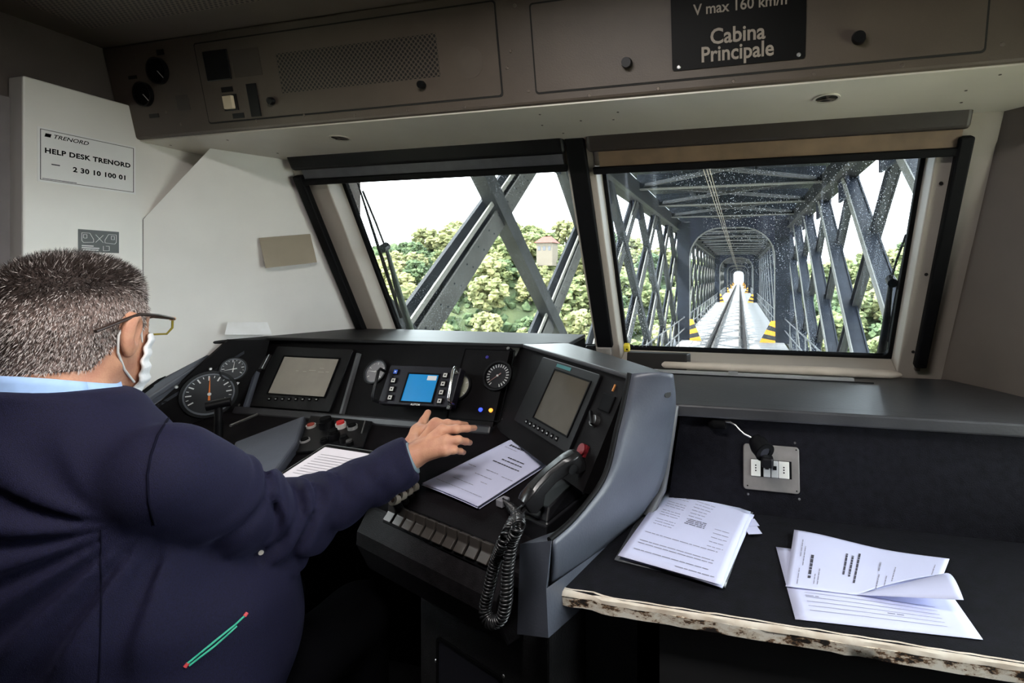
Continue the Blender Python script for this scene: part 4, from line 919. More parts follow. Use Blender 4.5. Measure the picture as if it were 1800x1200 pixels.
# pedestal below
ped = mat('pedestal_black', (0.011,0.011,0.012), 0.6, var=0.4, scale=40, bump=0.2, bscale=300)
mb = MB(); P0, P1 = Vector((-0.72,0.98)), Vector((-0.345,0.845)); bd = (P1-P0).normalized()
q_ = Pl((P0.x,P0.y,0), (bd.x,bd.y,0), (0,0,1)); L = (P1-P0).length
q_.box(mb, 0, L, 0.02, ZC-0.66, -0.35, 0); mb.build('pedestal', ped, desk, bevel=0.006)
x = prect(q_, [(772,1146),(880,1165),(880,1260),(772,1240)])
mb = MB(); q_.frame(mb, rr(x[0]-0.006,x[1]+0.006,x[2],x[3]+0.006,0.012), rr(x[0],x[1],x[2]+0.006,x[3],0.010), 0, 0.004); hp = mb.build('hatch_frame', blackm, desk)
mb = MB(); q_.poly(mb, rr(x[0],x[1],x[2]+0.006,x[3],0.010), 0, 0.0012); mb.build('hatch_cover', mat('hatch_dark', (0.012,0.012,0.018), 0.5), hp)
for u, v in ((766,1161),(885,1188)):
    a, b = q_.uv(u, v); mb = MB(); screw(mb, q_, a, b, 0.004); mb.build('screw', steel, desk)
mb = MB(); mb.box((-1.3, 1.62, 0.43), (0.86, 0.3, 0.86)); mb.build('front_box', blackm, desk)

# ------------------------------------------------------------------ side table at the right
sdk = empty('side_table', (0.25, 1.0, 0), 'dark second-man side table with worn cream edge below the right windscreen', 'table')
mb = MB(); tbl = [(-0.338,0.835),(-0.20,0.826),(XR-0.002,0.826),(XR-0.002,1.23),(-0.19,1.23)]
mb.prism([W(x,y,TAB-0.022) for x,y in tbl], [W(x,y,TAB) for x,y in tbl]); mb.build('table_top', mat('table_black', (0.0095,0.0095,0.013), 0.6, c2=(0.006,0.006,0.007), scale=40, bump=0.15, bscale=400, spec=0.12), sdk)
# worn front edge: cream paint flaking off brown board
m = bpy.data.materials.new('worn_edge'); m.use_nodes = True; nt = m.node_tree; b = nt.nodes['Principled BSDF']; b.inputs['Roughness'].default_value = 0.6
tc = nt.nodes.new('ShaderNodeTexCoord'); mpn = nt.nodes.new('ShaderNodeMapping'); mpn.inputs['Scale'].default_value = (1,2.2,2.2); nt.links.new(tc.outputs['Object'], mpn.inputs[0])
n = nt.nodes.new('ShaderNodeTexNoise'); n.inputs['Scale'].default_value = 26; n.inputs['Detail'].default_value = 8; n.inputs['Roughness'].default_value = 0.7; nt.links.new(mpn.outputs[0], n.inputs['Vector'])
r = nt.nodes.new('ShaderNodeValToRGB'); r.color_ramp.interpolation = 'CONSTANT'
E = r.color_ramp.elements; E[0].position = 0; E[0].color = (0.02,0.016,0.014,1); E[1].position = 0.44; E[1].color = (0.22,0.13,0.07,1)
e = E.new(0.48); e.color = (0.72,0.64,0.52,1); e = E.new(0.54); e.color = (0.85,0.80,0.70,1); e = E.new(0.70); e.color = (0.03,0.03,0.03,1)
nt.links.new(n.outputs['Fac'], r.inputs[0]); nt.links.new(r.outputs[0], b.inputs['Base Color'])
edge_m = m
def edge_strip(name, prof, m):
    mb = MB(); xs = [-0.336+ (XR-0.004+0.336)*i/60 for i in range(61)]; n_ = len(prof); vs_ = []
    for x in xs:
        yy = 0.828 + (0.006 if x < -0.25 else 0); jit = [random.uniform(-0.0016,0.0016) for _ in prof]
        vs_ += [W(x, yy+dy+j, TAB+dz_) for (dy, dz_), j in zip(prof, jit)]
    fs = [(i*n_+k, i*n_+(k+1)%n_, (i+1)*n_+(k+1)%n_, (i+1)*n_+k) for i in range(60) for k in range(n_)]+[tuple(range(n_)), tuple(60*n_+k for k in range(n_))]
    mb.add(vs_, fs); return mb.build(name, m, sdk, smooth=50)
edge_strip('edge_top', [(0.002,0.0008),(-0.006,-0.002),(-0.008,-0.008),(0.002,-0.008)], mat('edge_cream', (0.72,0.66,0.56), 0.5, c2=(0.55,0.46,0.36), scale=40, detail=8))
edge_strip('edge_face', [(-0.0078,-0.008),(-0.008,-0.026),(0.0,-0.030),(0.002,-0.008)], edge_m)
# back panel of the niche, left jamb, ledge
mb = MB(); bp_ = Pl(W(0,1.20,TAB), (1,0,0), (0,0.05,0.251))
q = [bp_.uv(1192,712), bp_.uv(1168,850)]
HB = 0.256
mb.prism([bp_.P(*c,-0.02) for c in [(-0.175,-0.002),(XR-0.002,-0.002),(XR-0.002,HB),(-0.130,HB),(-0.145,HB-0.012)]], [bp_.P(*c,0) for c in [(-0.175,-0.002),(XR-0.002,-0.002),(XR-0.002,HB),(-0.130,HB),(-0.145,HB-0.012)]]); mb.build('back_panel', niche, sdk)
mb = MB(); mb.tube([pY(1188,712,1.185), pY(1182,745,1.175), pY(1170,820,1.165), pY(1163,858,1.16), W(-0.212,1.12,TAB+0.004)], [0.008,0.010,0.011,0.012,0.012], 8); mb.build('jamb', mat('jamb_grey', (0.09,0.09,0.095), 0.35), sdk, smooth=60)
led = [(-0.150,1.205),(XR-0.004,1.215),(XR-0.004,1.285),(0.628,1.69),(-0.535,1.70),(-0.53,1.46),(-0.325,1.25)]
mb = MB(); mb.prism([W(x,y,LED-0.03) for x,y in led], [W(x,y,LED) for x,y in led]); mb.build('ledge', ledgem, sdk, bevel=0.005)
# hinge strip and slot at the back of the ledge
mb = MB(); mb.box((0.03,1.60,ZC+LED+0.004), (0.62,0.016,0.008)); mb.build('hinge_strip', mat('strip_grey', (0.30,0.30,0.30), 0.35), sdk)
mb = MB(); mb.box((0.08,1.575,ZC+LED+0.001), (0.62,0.006,0.002)); mb.build('slot', blackm, sdk)
mb = MB(); mb.box((-0.02,1.60,ZC+LED+0.008), (0.03,0.02,0.008)); mb.build('latch', mat('latch_grey', (0.2,0.2,0.2), 0.4), sdk)
# beige padded sill bar below the right pane
mb = MB(); mb.tube([W(-0.275,1.662,-0.303), W(-0.25,1.655,-0.302), W(0.0,1.655,-0.302), W(0.30,1.655,-0.302), W(0.46,1.655,-0.303), W(0.49,1.665,-0.306)], [0.006,0.0135,0.0145,0.0145,0.0135,0.006], 12); S(mb.build('trim_6', mat('sill_beige', (0.52,0.45,0.37), 0.45, var=0.15, scale=9), smooth=60))
mb = MB(); mb.prism([W(x,y,LED) for x,y in ((-0.385,1.645),(-0.175,1.645),(-0.165,1.69),(-0.385,1.69))], [W(x,y,-0.264) for x,y in ((-0.385,1.655),(-0.175,1.655),(-0.165,1.69),(-0.385,1.69))]); S(mb.build('trim_7', mat('vent_dark', (0.010,0.008,0.007), 0.5, spec=0.2), bevel=0.003))
mb = MB(); a, b = ws.uv(1103, 608); ws.box(mb, a-0.010, a+0.010, b-0.012, b+0.014, 0.0, 0.02); yt = tag(mb.build('valve_tag', mat('tag_yellow', (0.80,0.62,0.05), 0.5), bevel=0.002), 'small yellow tag at the foot of the centre window post', 'tag')
mb = MB(); ws.cyl(mb, a+0.002, b, 0.0035, 0.02, 0.021, 10); mb.build('hole', blackm, yt)
# lower cupboards below the table
mb = MB(); mb.box((0.34,1.06,0.375), (0.96,0.40,0.75)); mb.build('cupboard', mat('cupboard_black', (0.008,0.008,0.009), 0.7), sdk)
mb = MB(); mb.box((-0.30,1.20,0.375), (0.20,0.5,0.75)); mb.build('side_post', mat('post_navy', (0.010,0.013,0.020), 0.6), sdk)

# ------------------------------------------------------------------ socket plate and gooseneck lamp in the niche
q = [bp_.uv(u, v) for u, v in ((1307,779),(1403,785),(1407,868),(1306,858))]
pa0, pa1, pb0, pb1 = (q[0][0]+q[3][0])/2, (q[1][0]+q[2][0])/2, (q[2][1]+q[3][1])/2, (q[0][1]+q[1][1])/2
skt = empty('socket_plate', bp_.P((pa0+pa1)/2, pb0, 0), 'grey socket plate with breakers and two white outlets in the niche', 'socket')
o_ = rr(pa0,pa1,pb0,pb1,0.008); w0_, w1_, h0_, h1_ = pa0+0.018, pa1-0.018, pb0+(pb1-pb0)*0.30, pb0+(pb1-pb0)*0.68
mb = MB(); bp_.poly(mb, o_, 0, 0.006); mb.build('plate', mat('plate_grey', (0.19,0.175,0.165), 0.45, var=0.15, scale=30), skt, bevel=0.002)
mb = MB(); bp_.box(mb, w0_, w1_, h0_, h1_, 0.006, 0.0066); mb.build('opening', blackm, skt)
ow = mat('outlet_white', (0.72,0.71,0.66), 0.4); W_ = w1_-w0_
for f0, f1 in ((0.0,0.24),(0.68,0.94)):
    mb = MB(); bp_.box(mb, w0_+W_*f0, w0_+W_*f1, h0_+0.001, h1_-0.001, 0.0066, 0.010); so = mb.build('outlet', ow, skt, bevel=0.001)
    for k in range(3):
        mb = MB(); bp_.cyl(mb, w0_+W_*(f0+f1)/2, (h0_+h1_)/2+0.006*(k-1), 0.0018, 0.010, 0.0104, 10); mb.build('pin_hole', blackm, so)
for f0 in (0.31, 0.50):
    mb = MB(); bp_.box(mb, w0_+W_*f0, w0_+W_*(f0+0.17), h0_+0.001, h1_-0.001, 0.0066, 0.011); br_ = mb.build('breaker', mat('breaker_grey', (0.55,0.55,0.54), 0.4), skt, bevel=0.001)
    mb = MB(); bp_.box(mb, w0_+W_*(f0+0.04), w0_+W_*(f0+0.13), (h0_+h1_)/2-0.001, (h0_+h1_)/2+0.008, 0.011, 0.015); mb.build('toggle', blackp, br_)
for u, v in ((1314,852),(1400,862),(1399,790)):
    a, b = bp_.uv(u, v); mb = MB(); bp_.cyl(mb, a, b, 0.0018, 0.006, 0.007, 8); mb.build('screw', blackm, skt)
for u, v in ((1315,868),(1405,877),(1397,778)):
    a, b = bp_.uv(u, v); mb = MB(); screw(mb, bp_, a, b, 0.003, 0.0015); mb.build('panel_screw', steel, sdk)
gl = empty('gooseneck_lamp', bp_.P(*bp_.uv(1258,742), 0), 'black gooseneck reading lamp with bent chrome neck mounted in the niche', 'lamp')
a, b = bp_.uv(1255, 743)
mb = MB(); mb.tube([bp_.P(a,b,0), bp_.P(a,b,0.014), bp_.P(a+0.004,b,0.02), bp_.P(a+0.03,b,0.026)], [0.014,0.014,0.013,0.010], 14); mb.build('mount', blackm, gl, smooth=50)
h_ = 0.03; pts = [(1272,741,0.027),(1284,742,0.034),(1293,747,0.040),(1302,757,0.046),(1309,763,0.05),(1318,767,0.054),(1328,774,0.058)]
mb = MB(); mb.tube([bp_.P(*bp_.uv(u,v,h), h) for u,v,h in pts], 0.0028, 8); mb.build('neck', chrome, gl, smooth=80)
hc0, hc1 = bp_.P(*bp_.uv(1326,772,0.056),0.056), bp_.P(*bp_.uv(1344,794,0.085),0.085)
ax = (hc1-hc0).normalized()
mb = MB(); mb.tube([hc0-ax*0.004, hc0+ax*0.003, hc0.lerp(hc1,0.5), hc1], [0.007,0.017,0.0225,0.0225], 20); mb.build('shade', blackp, gl, smooth=50)
mb = MB(); fr_ = Pl(hc1, ax.cross(Vector((0,0,1))), Vector((0,0,1))); fr_.n = ax; fr_.ex = ax.cross(Vector((0,0,1))).normalized(); fr_.ey = fr_.n.cross(fr_.ex)
fr_.ring(mb, 0, 0, 0.0125, 0.0235, 0, 0.003, 24); mb.build('bezel', blackm, gl, smooth=40)
mb = MB(); fr_.cyl(mb, 0, 0, 0.0125, 0.0, 0.0012, 20); mb.build('lens', mat('lamp_lens', (0.04,0.04,0.05), 0.1), gl)
mb = MB(); mb.box(hc1+Vector((0.006,-0.004,-0.020)), (0.026,0.026,0.024)); mb.build('switch_housing', blackp, gl, bevel=0.005)
# ------------------------------------------------------------------ signed-distance modelling for the figure
def smin(a, b, k): h = np.maximum(k-np.abs(a-b), 0)/k; return np.minimum(a, b)-h*h*k*0.25
def smax(a, b, k): return -smin(-a, -b, k)
def ell(X, Y, Z, c, r):
    x, y, z = (X-c[0]), (Y-c[1]), (Z-c[2])
    k0 = np.sqrt((x/r[0])**2+(y/r[1])**2+(z/r[2])**2); k1 = np.sqrt((x/r[0]**2)**2+(y/r[1]**2)**2+(z/r[2]**2)**2)
    return k0*(k0-1)/np.maximum(k1, 1e-6)
def rcone(X, Y, Z, a, b, ra, rb):
    ab = [b[i]-a[i] for i in range(3)]; l2 = sum(q*q for q in ab)
    t = np.clip(((X-a[0])*ab[0]+(Y-a[1])*ab[1]+(Z-a[2])*ab[2])/l2, 0, 1)
    return np.sqrt((X-a[0]-ab[0]*t)**2+(Y-a[1]-ab[1]*t)**2+(Z-a[2]-ab[2]*t)**2)-(ra+(rb-ra)*t)
def surface_net(fn, lo, hi, h):
    ax = [np.arange(lo[i], hi[i]+h, h) for i in range(3)]
    D = fn(ax[0][:,None,None], ax[1][None,:,None], ax[2][None,None,:]); n = D.shape; Sg = D < 0
    c = np.zeros((n[0]-1,n[1]-1,n[2]-1), np.int8); cor = [(i,j,k) for i in (0,1) for j in (0,1) for k in (0,1)]
    for i,j,k in cor: c += Sg[i:n[0]-1+i, j:n[1]-1+j, k:n[2]-1+k]
    act = (c > 0) & (c < 8); I = np.argwhere(act); idx = -np.ones(act.shape, np.int64); idx[act] = np.arange(len(I))
    acc = np.zeros((len(I),3)); cnt = np.zeros(len(I))
    for a in cor:
        for d in range(3):
            if a[d]: continue
            b = list(a); b[d] = 1
            da = D[I[:,0]+a[0], I[:,1]+a[1], I[:,2]+a[2]]; db = D[I[:,0]+b[0], I[:,1]+b[1], I[:,2]+b[2]]
            m = (da < 0) != (db < 0); t = np.where(m, da/np.where(da-db == 0, 1, da-db), 0)
            for e in range(3): acc[:,e] += np.where(m, a[e]+(t if e == d else 0), 0)
            cnt += m
    V_ = np.array(lo)+(I+acc/cnt[:,None])*h; Q = []
    for d in range(3):
        e, f = (d+1)%3, (d+2)%3
        s0 = [slice(None)]*3; s1 = [slice(None)]*3; s0[d] = slice(0,-1); s1[d] = slice(1,None)
        dif = Sg[tuple(s0)] != Sg[tuple(s1)]; J = np.argwhere(dif)
        ok = (J[:,e] > 0) & (J[:,f] > 0) & (J[:,e] < n[e]-1) & (J[:,f] < n[f]-1); J = J[ok]
        def cell(de, df):
            K = J.copy(); K[:,e] -= de; K[:,f] -= df; return idx[K[:,0],K[:,1],K[:,2]]
        q = np.stack([cell(1,1), cell(0,1), cell(0,0), cell(1,0)], 1)
        fl = ~Sg[J[:,0],J[:,1],J[:,2]]; q[fl] = q[fl][:, ::-1]; Q.append(q)
    return V_, np.concatenate(Q)
def np_mesh(name, V_, Q, m, parent, origin, smooth=True, cols=None):
    me = bpy.data.meshes.new(name); V_ = V_-np.array(origin)
    me.from_pydata(V_.tolist(), [], Q.tolist() if hasattr(Q, 'tolist') else Q)
    for q in (m if isinstance(m, list) else [m]): me.materials.append(q)
    if smooth: me.polygons.foreach_set('use_smooth', [True]*len(me.polygons))
    if cols is not None:
        at = me.color_attributes.new('tone', 'FLOAT_COLOR', 'POINT'); buf = np.ones((len(V_),4), np.float32); buf[:,:3] = cols; at.data.foreach_set('color', buf.ravel())
    me.update()
    ob = bpy.data.objects.new(name, me); col.objects.link(ob); ob.parent = parent; ob.location = Vector(origin)-wloc(parent)
    return ob
def attr_mat(name, rough, bump=0.0, bscale=300, spec=0.3):
    m = bpy.data.materials.new(name); m.use_nodes = True; nt = m.node_tree; b = nt.nodes['Principled BSDF']; b.inputs['Roughness'].default_value = rough; b.inputs['Specular IOR Level'].default_value = spec
    a = nt.nodes.new('ShaderNodeVertexColor'); a.layer_name = 'tone'; nt.links.new(a.outputs['Color'], b.inputs['Base Color'])
    if bump:
        tc = nt.nodes.new('ShaderNodeTexCoord'); n = nt.nodes.new('ShaderNodeTexNoise'); n.inputs['Scale'].default_value = bscale; nt.links.new(tc.outputs['Object'], n.inputs['Vector'])
        bp = nt.nodes.new('ShaderNodeBump'); bp.inputs['Strength'].default_value = bump; bp.inputs['Distance'].default_value = 0.002; nt.links.new(n.outputs['Fac'], bp.inputs['Height']); nt.links.new(bp.outputs['Normal'], b.inputs['Normal'])
    return m
person = empty('person', (-1.03, 0.58, 0.0), 'driver in a navy jacket with glasses and white face mask, hand over the desk', 'person')
skin = mat('skin', (0.58,0.30,0.185), 0.5, c2=(0.47,0.21,0.135), scale=45, bump=0.12, bscale=350, spec=0.35)
# ---- head in its own frame: x to the right ear, y to the face, z up
HC = W(-1.062, 0.572, -0.092); HR = Matrix.Rotation(math.radians(23), 3, 'Z') @ Matrix.Rotation(math.radians(-4), 3, 'X') @ Matrix.Scale(0.95, 3)
HRn = np.array(HR); HCn = np.array(HC)
def hw(p): return HC + HR @ Vector(p)
def head_core(x, y, z):
    ax_ = np.abs(x)
    d = ell(x,y,z,(0,-0.012,0.036),(0.077,0.100,0.088))
    d = smin(d, ell(x,y,z,(0,-0.040,0.020),(0.070,0.068,0.075)), 0.03)
    d = smin(d, ell(x,y,z,(0,0.034,-0.020),(0.065,0.062,0.086)), 0.03)
    d = smin(d, ell(x,y,z,(0,0.052,-0.088),(0.040,0.038,0.030)), 0.03)
    d = smin(d, rcone(ax_,y,z,(0.054,-0.004,-0.045),(0.030,0.060,-0.088),0.019,0.016), 0.03)
    d = smin(d, rcone(x,y,z,(0,-0.030,-0.03),(0,-0.050,-0.21),0.064,0.070), 0.03)
    d = smin(d, ell(x,y,z,(0,0.078,0.028),(0.045,0.015,0.010)), 0.016)
    d = smax(d, -ell(ax_,y,z,(0.032,0.098,0.010),(0.015,0.012,0.010)), 0.012)
    d = smin(d, rcone(x,y,z,(0,0.088,0.012),(0,0.107,-0.028),0.008,0.013), 0.012)
    d = smin(d, ell(x,y,z,(0,0.086,-0.062),(0.024,0.012,0.008)), 0.010)
    return d
def head_full(x, y, z):
    d = head_core(x, y, z); ax_ = np.abs(x)
    c, s = cos(0.28), sin(0.28); px_, py_ = ax_-0.079, y+0.010
    lx, ly = px_*c+py_*s, -px_*s+py_*c
    ear = ell(lx, ly, z, (0.004,-0.002,-0.006), (0.010,0.024,0.038)); ear = smin(ear, ell(lx, ly, z, (0.006,0.002,0.010), (0.010,0.022,0.023)), 0.008)
    ear = smax(ear, -ell(lx, ly, z, (0.017,0.004,-0.002), (0.012,0.014,0.023)), 0.005)
    return smin(d, ear, 0.007)
V1, Q1 = surface_net(head_full, (-0.105,-0.135,-0.215), (0.105,0.13,0.14), 0.0030)
V1w = V1 @ HRn.T + HCn
# ---- right hand: joints from the photograph, laid over the desk
def J(u, v, zr): return tuple(pz(u, v, zr))
wr0, wr1 = J(706,800,-0.430), J(727,802,-0.400)
fing = {'index': [J(765,746,-0.352), J(786,744,-0.350), J(805,745,-0.356), J(819,746,-0.365)],
        'middle': [J(777,757,-0.352), J(802,754,-0.348), J(822,753,-0.354), J(834,752,-0.364)],
        'ring': [J(785,775,-0.366), J(805,773,-0.366), J(819,776,-0.378), J(826,778,-0.392)],
        'little': [J(783,792,-0.384), J(798,791,-0.386), J(809,793,-0.396), J(815,795,-0.408)]}
thumb = [J(722,778,-0.395), J(734,757,-0.378), J(745,739,-0.360), J(752,725,-0.346)]
fr_r = {'index': (0.0125,0.0088,0.0078,0.0066), 'middle': (0.0125,0.0092,0.0080,0.0068), 'ring': (0.0120,0.0088,0.0076,0.0064), 'little': (0.0112,0.0076,0.0066,0.0058)}
def hand(x, y, z):
    d = None
    for k in fing:
        f = fing[k]; r = fr_r[k]; q = rcone(x,y,z,wr1,f[0],0.0175,r[0]); d = q if d is None else smin(d, q, 0.016)
    d = smin(d, rcone(x,y,z,wr1,thumb[1],0.017,0.013), 0.016)
    d = smin(d, rcone(x,y,z,thumb[1],fing['index'][0],0.010,0.008), 0.02)
    d = smin(d, rcone(x,y,z,wr0,wr1,0.026,0.0215), 0.015)
    pal = d
    out = pal
    for k in fing:
        f = fing[k]; r = fr_r[k]; q = None
        for i in range(3):
            s = rcone(x,y,z,f[i],f[i+1],r[i],r[i+1]); q = s if q is None else smin(q, s, 0.004)
        q = smin(q, ell(x,y,z,f[1],(r[1]*1.12,)*3), 0.004)
        out = smin(out, q, 0.006)
    t = None
    for i in range(3):
        s = rcone(x,y,z,thumb[i],thumb[i+1],(0.0165,0.0125,0.0100)[i],(0.0125,0.0100,0.0080)[i]); t = s if t is None else smin(t, s, 0.005)
    out = smin(out, t, 0.010)
    for a, b in (('index',0),('middle',0),('ring',0)):      # tendons on the back of the hand
        f = fing[a][0]; m_ = tuple(wr1[i]*0.45+f[i]*0.55+(0,0,0.014)[i] for i in range(3)); out = smin(out, rcone(x,y,z,m_,(f[0],f[1],f[2]+0.010),0.0025,0.003), 0.010)
    return out
allp = np.array([p for f in fing.values() for p in f]+thumb+[wr0,wr1])
V2, Q2 = surface_net(hand, allp.min(0)-0.035, allp.max(0)+0.03, 0.0020)
# ---- torso joints
RS, RE, RW = (-0.850,0.550,1.050), (-0.850,0.736,0.872), tuple(np.array(wr0)+0.15*(np.array(wr0)-np.array(wr1)))
LS, LE, LW = (-1.270,0.485,1.055), (-1.330,0.660,0.830), (-1.250,0.850,0.760)
NB = (-1.055,0.525,1.12)
def torso_core(x, y, z, g=0.0):
    d = ell(x,y,z,(-1.050,0.535,0.935),(0.225+g,0.155+g,0.24+g))
    d = smin(d, ell(x,y,z,(-0.985,0.625,0.720),(0.225+g,0.215+g,0.25+g)), 0.10)
    d = smin(d, ell(x,y,z,(-1.02,0.545,0.540),(0.225+g,0.215+g,0.14+g)), 0.08)
    d = smin(d, rcone(x,y,z,(RS[0]-0.035,RS[1]-0.01,RS[2]+0.004),(LS[0]+0.035,LS[1],LS[2]+0.004),0.060+g,0.060+g), 0.07)
    return smin(d, ell(x,y,z,(-1.060,0.520,1.100),(0.125+g,0.110+g,0.070+g)), 0.06)
def under(x, y, z):
    d = torso_core(x,y,z,-0.03)
    for a, b, c in ((RS,RE,RW),(LS,LE,LW)): d = smin(smin(d, rcone(x,y,z,a,b,0.05,0.042), 0.03), rcone(x,y,z,b,c,0.042,0.028), 0.02)
    d = smin(d, rcone(x,y,z,RW,wr0,0.028,0.027), 0.01)
    d = smin(d, rcone(x,y,z,LW,(LW[0]+0.05,LW[1]+0.09,LW[2]-0.02),0.030,0.020), 0.01)
    return smin(d, rcone(x,y,z,NB,tuple(HC-Vector((0,0,0.08))),0.062,0.055), 0.03)
V3, Q3 = surface_net(under, (-1.60,0.25,0.38), (-0.60,1.10,1.24), 0.012)
Vb = np.concatenate([V1w, V2, V3]); Qb = np.concatenate([Q1, Q2+len(V1w), Q3+len(V1w)+len(V2)])
np_mesh('body', Vb, Qb, skin, person, tuple(HC))
# ---- jacket with folds
RSn, REn, RWn = map(np.array, (RS, RE, RW))
CUT = np.array(wr1)-0.004; cut_ax = 0.75*(CUT-REn)/np.linalg.norm(CUT-REn)+0.25*(np.array(wr1)-np.array(wr0))/np.linalg.norm(np.array(wr1)-np.array(wr0)); cut_ax /= np.linalg.norm(cut_ax)
def hit(u, v, fn, t0=0.25, t1=2.2):
    d = ray(u, v).normalized(); t = t0
    for _ in range(160):
        p = C0+d*t; q = float(np.asarray(fn(np.array([[[p.x]]]), np.array([[[p.y]]]), np.array([[[p.z]]]))).ravel()[0])
        if q < 0.0004: return p, d
        t += max(q*0.6, 0.0006)
        if t > t1: return None, d
    return C0+d*t, d
apx = hit(268, 905, torso_core)[0]
def jacket(x, y, z):
    t = torso_core(x,y,z,0.0)
    # drag folds spreading from the armpit across the back and flank
    lat = (x-apx[0])*R3.x+(y-apx[1])*R3.y; hz = z-apx[2]; rad_ = np.sqrt(lat**2+hz**2)+1e-6; phi = np.arctan2(hz, lat)
    sec = np.clip(np.cos(phi+2.55)*1.6,0,1)
    sw = np.sin(17*phi+9*rad_); t = t-0.0075*np.exp(-((rad_-0.12)/0.10)**2)*np.sign(sw)*np.abs(sw)**0.7*np.clip(rad_/0.05-0.3,0,1)*sec
    t = t+0.006*np.exp(-((z-0.80)/0.10)**2)*np.sin(34*(z+0.55*lat)+0.6)
    t = smax(t, 0.44-z, 0.02)
    # collar ring
    cx_, cy_ = x-(-1.050), y-0.530; rr_ = np.sqrt(cx_**2+cy_**2); zc = 1.150-0.25*(cx_*0.3+cy_)
    t = smin(t, np.sqrt((rr_-0.090)**2+(np.maximum(np.abs(z-zc)-0.016,0))**2)-0.010, 0.03)
    def sleeve(S0, E0_, W0_, r0, r1, r2, ph, cut=False):
        u1 = np.clip(((x-S0[0])*(E0_[0]-S0[0])+(y-S0[1])*(E0_[1]-S0[1])+(z-S0[2])*(E0_[2]-S0[2]))/sum((E0_[i]-S0[i])**2 for i in range(3)), 0, 1)
        u2 = np.clip(((x-E0_[0])*(W0_[0]-E0_[0])+(y-E0_[1])*(W0_[1]-E0_[1])+(z-E0_[2])*(W0_[2]-E0_[2]))/sum((W0_[i]-E0_[i])**2 for i in range(3)), 0, 1)
        a = rcone(x,y,z,S0,E0_,r0,r1); b = rcone(x,y,z,E0_,W0_,r1,r2)
        if cut: b = smax(b, (x-CUT[0])*cut_ax[0]+(y-CUT[1])*cut_ax[1]+(z-CUT[2])*cut_ax[2], 0.006)
        s = smin(a, b, 0.03); uu = u1+u2
        amp = 0.0140*np.exp(-((uu-0.85)/0.45)**4)+0.0055*np.exp(-((uu-1.6)/0.35)**2)
        md_ = 0.55+0.45*np.sin(x*33+z*41-y*26+ph)
        q1 = uu*12.5+(x-0.4*y)*17+z*20+ph+0.5*np.sin(z*40+x*25); w1_ = 2*np.abs(np.sin(q1))**0.75-1
        q2 = uu*12.0-(x-0.4*y)*12-z*26+1.3*ph; w2_ = 2*np.abs(np.sin(q2))**0.8-1
        return s-amp*(w1_*md_+w2_*(1.0-md_)*0.8)-0.003*np.sin(uu*7+x*8)
    sr = sleeve(RS, RE, tuple(CUT), 0.079, 0.066, 0.049, 0.4, True)
    sl = sleeve(LS, LE, LW, 0.082, 0.070, 0.052, 1.5)
    return smin(smin(t, sr, 0.009), sl, 0.012)
V4, Q4 = surface_net(jacket, (-1.62,0.22,0.41), (-0.58,1.06,1.25), 0.0062)
# woollen navy cloth
m = mat('navy_cloth', (0.0062,0.0058,0.028), 0.8, c2=(0.0030,0.0026,0.013), scale=420, bump=0.25, bscale=900, spec=0.25)
try:
    b = m.node_tree.nodes['Principled BSDF']; b.inputs['Sheen Weight'].default_value = 0.06; b.inputs['Sheen Roughness'].default_value = 0.4; b.inputs['Sheen Tint'].default_value = (0.35,0.38,0.75,1)
except Exception: pass
jk = np_mesh('jacket', V4, Q4, m, person, (-1.03,0.58,0.44))
# green pocket welt with red ends
def strip_on(pts, r, m, name, off=0.0005):
    P = []; pts = [(a[0]+(b[0]-a[0])*k/5, a[1]+(b[1]-a[1])*k/5) for a, b in zip(pts, pts[1:]) for k in range(5)]+[pts[-1]]
    for u, v in pts:
        p, d = hit(u, v, jacket)
        if p is not None: P.append(p-d*off)
    mb = MB(); mb.tube(P, r, 6)
    return mb.build(name, m, jk, smooth=60)
gm = mat('green_piping', (0.02,0.34,0.22), 0.6); rm = mat('red_stitch', (0.5,0.05,0.06), 0.6)
strip_on([(329,1166),(350,1149),(372,1131),(394,1113),(414,1097),(430,1082)], 0.0017, gm, 'pocket_piping')
strip_on([(332,1170),(354,1153),(376,1136),(398,1117),(416,1100)], 0.0017, gm, 'pocket_piping')
strip_on([(325,1172),(331,1165)], 0.003, rm, 'bar_tack'); strip_on([(429,1083),(434,1077)], 0.003, rm, 'bar_tack')
seamm = mat('seam_navy', (0.003,0.003,0.010), 0.9, spec=0.1)
strip_on([(318,712),(296,735),(277,765),(265,800),(259,835),(261,880),(272,922)], 0.0016, seamm, 'armhole_seam', 0.0004)
strip_on([(178,930),(177,990),(178,1060),(176,1130),(174,1199)], 0.0011, seamm, 'back_seam', 0.0002)
p, d = hit(459, 971, jacket)
if p is not None:
    mb = MB(); q_ = Pl(p, d.cross(Vector((0,0,1))), (0,0,1)); mb.tube([p, p-d*0.003], 0.004, 10); mb.build('button', mat('button_cream', (0.5,0.45,0.4), 0.4), jk)
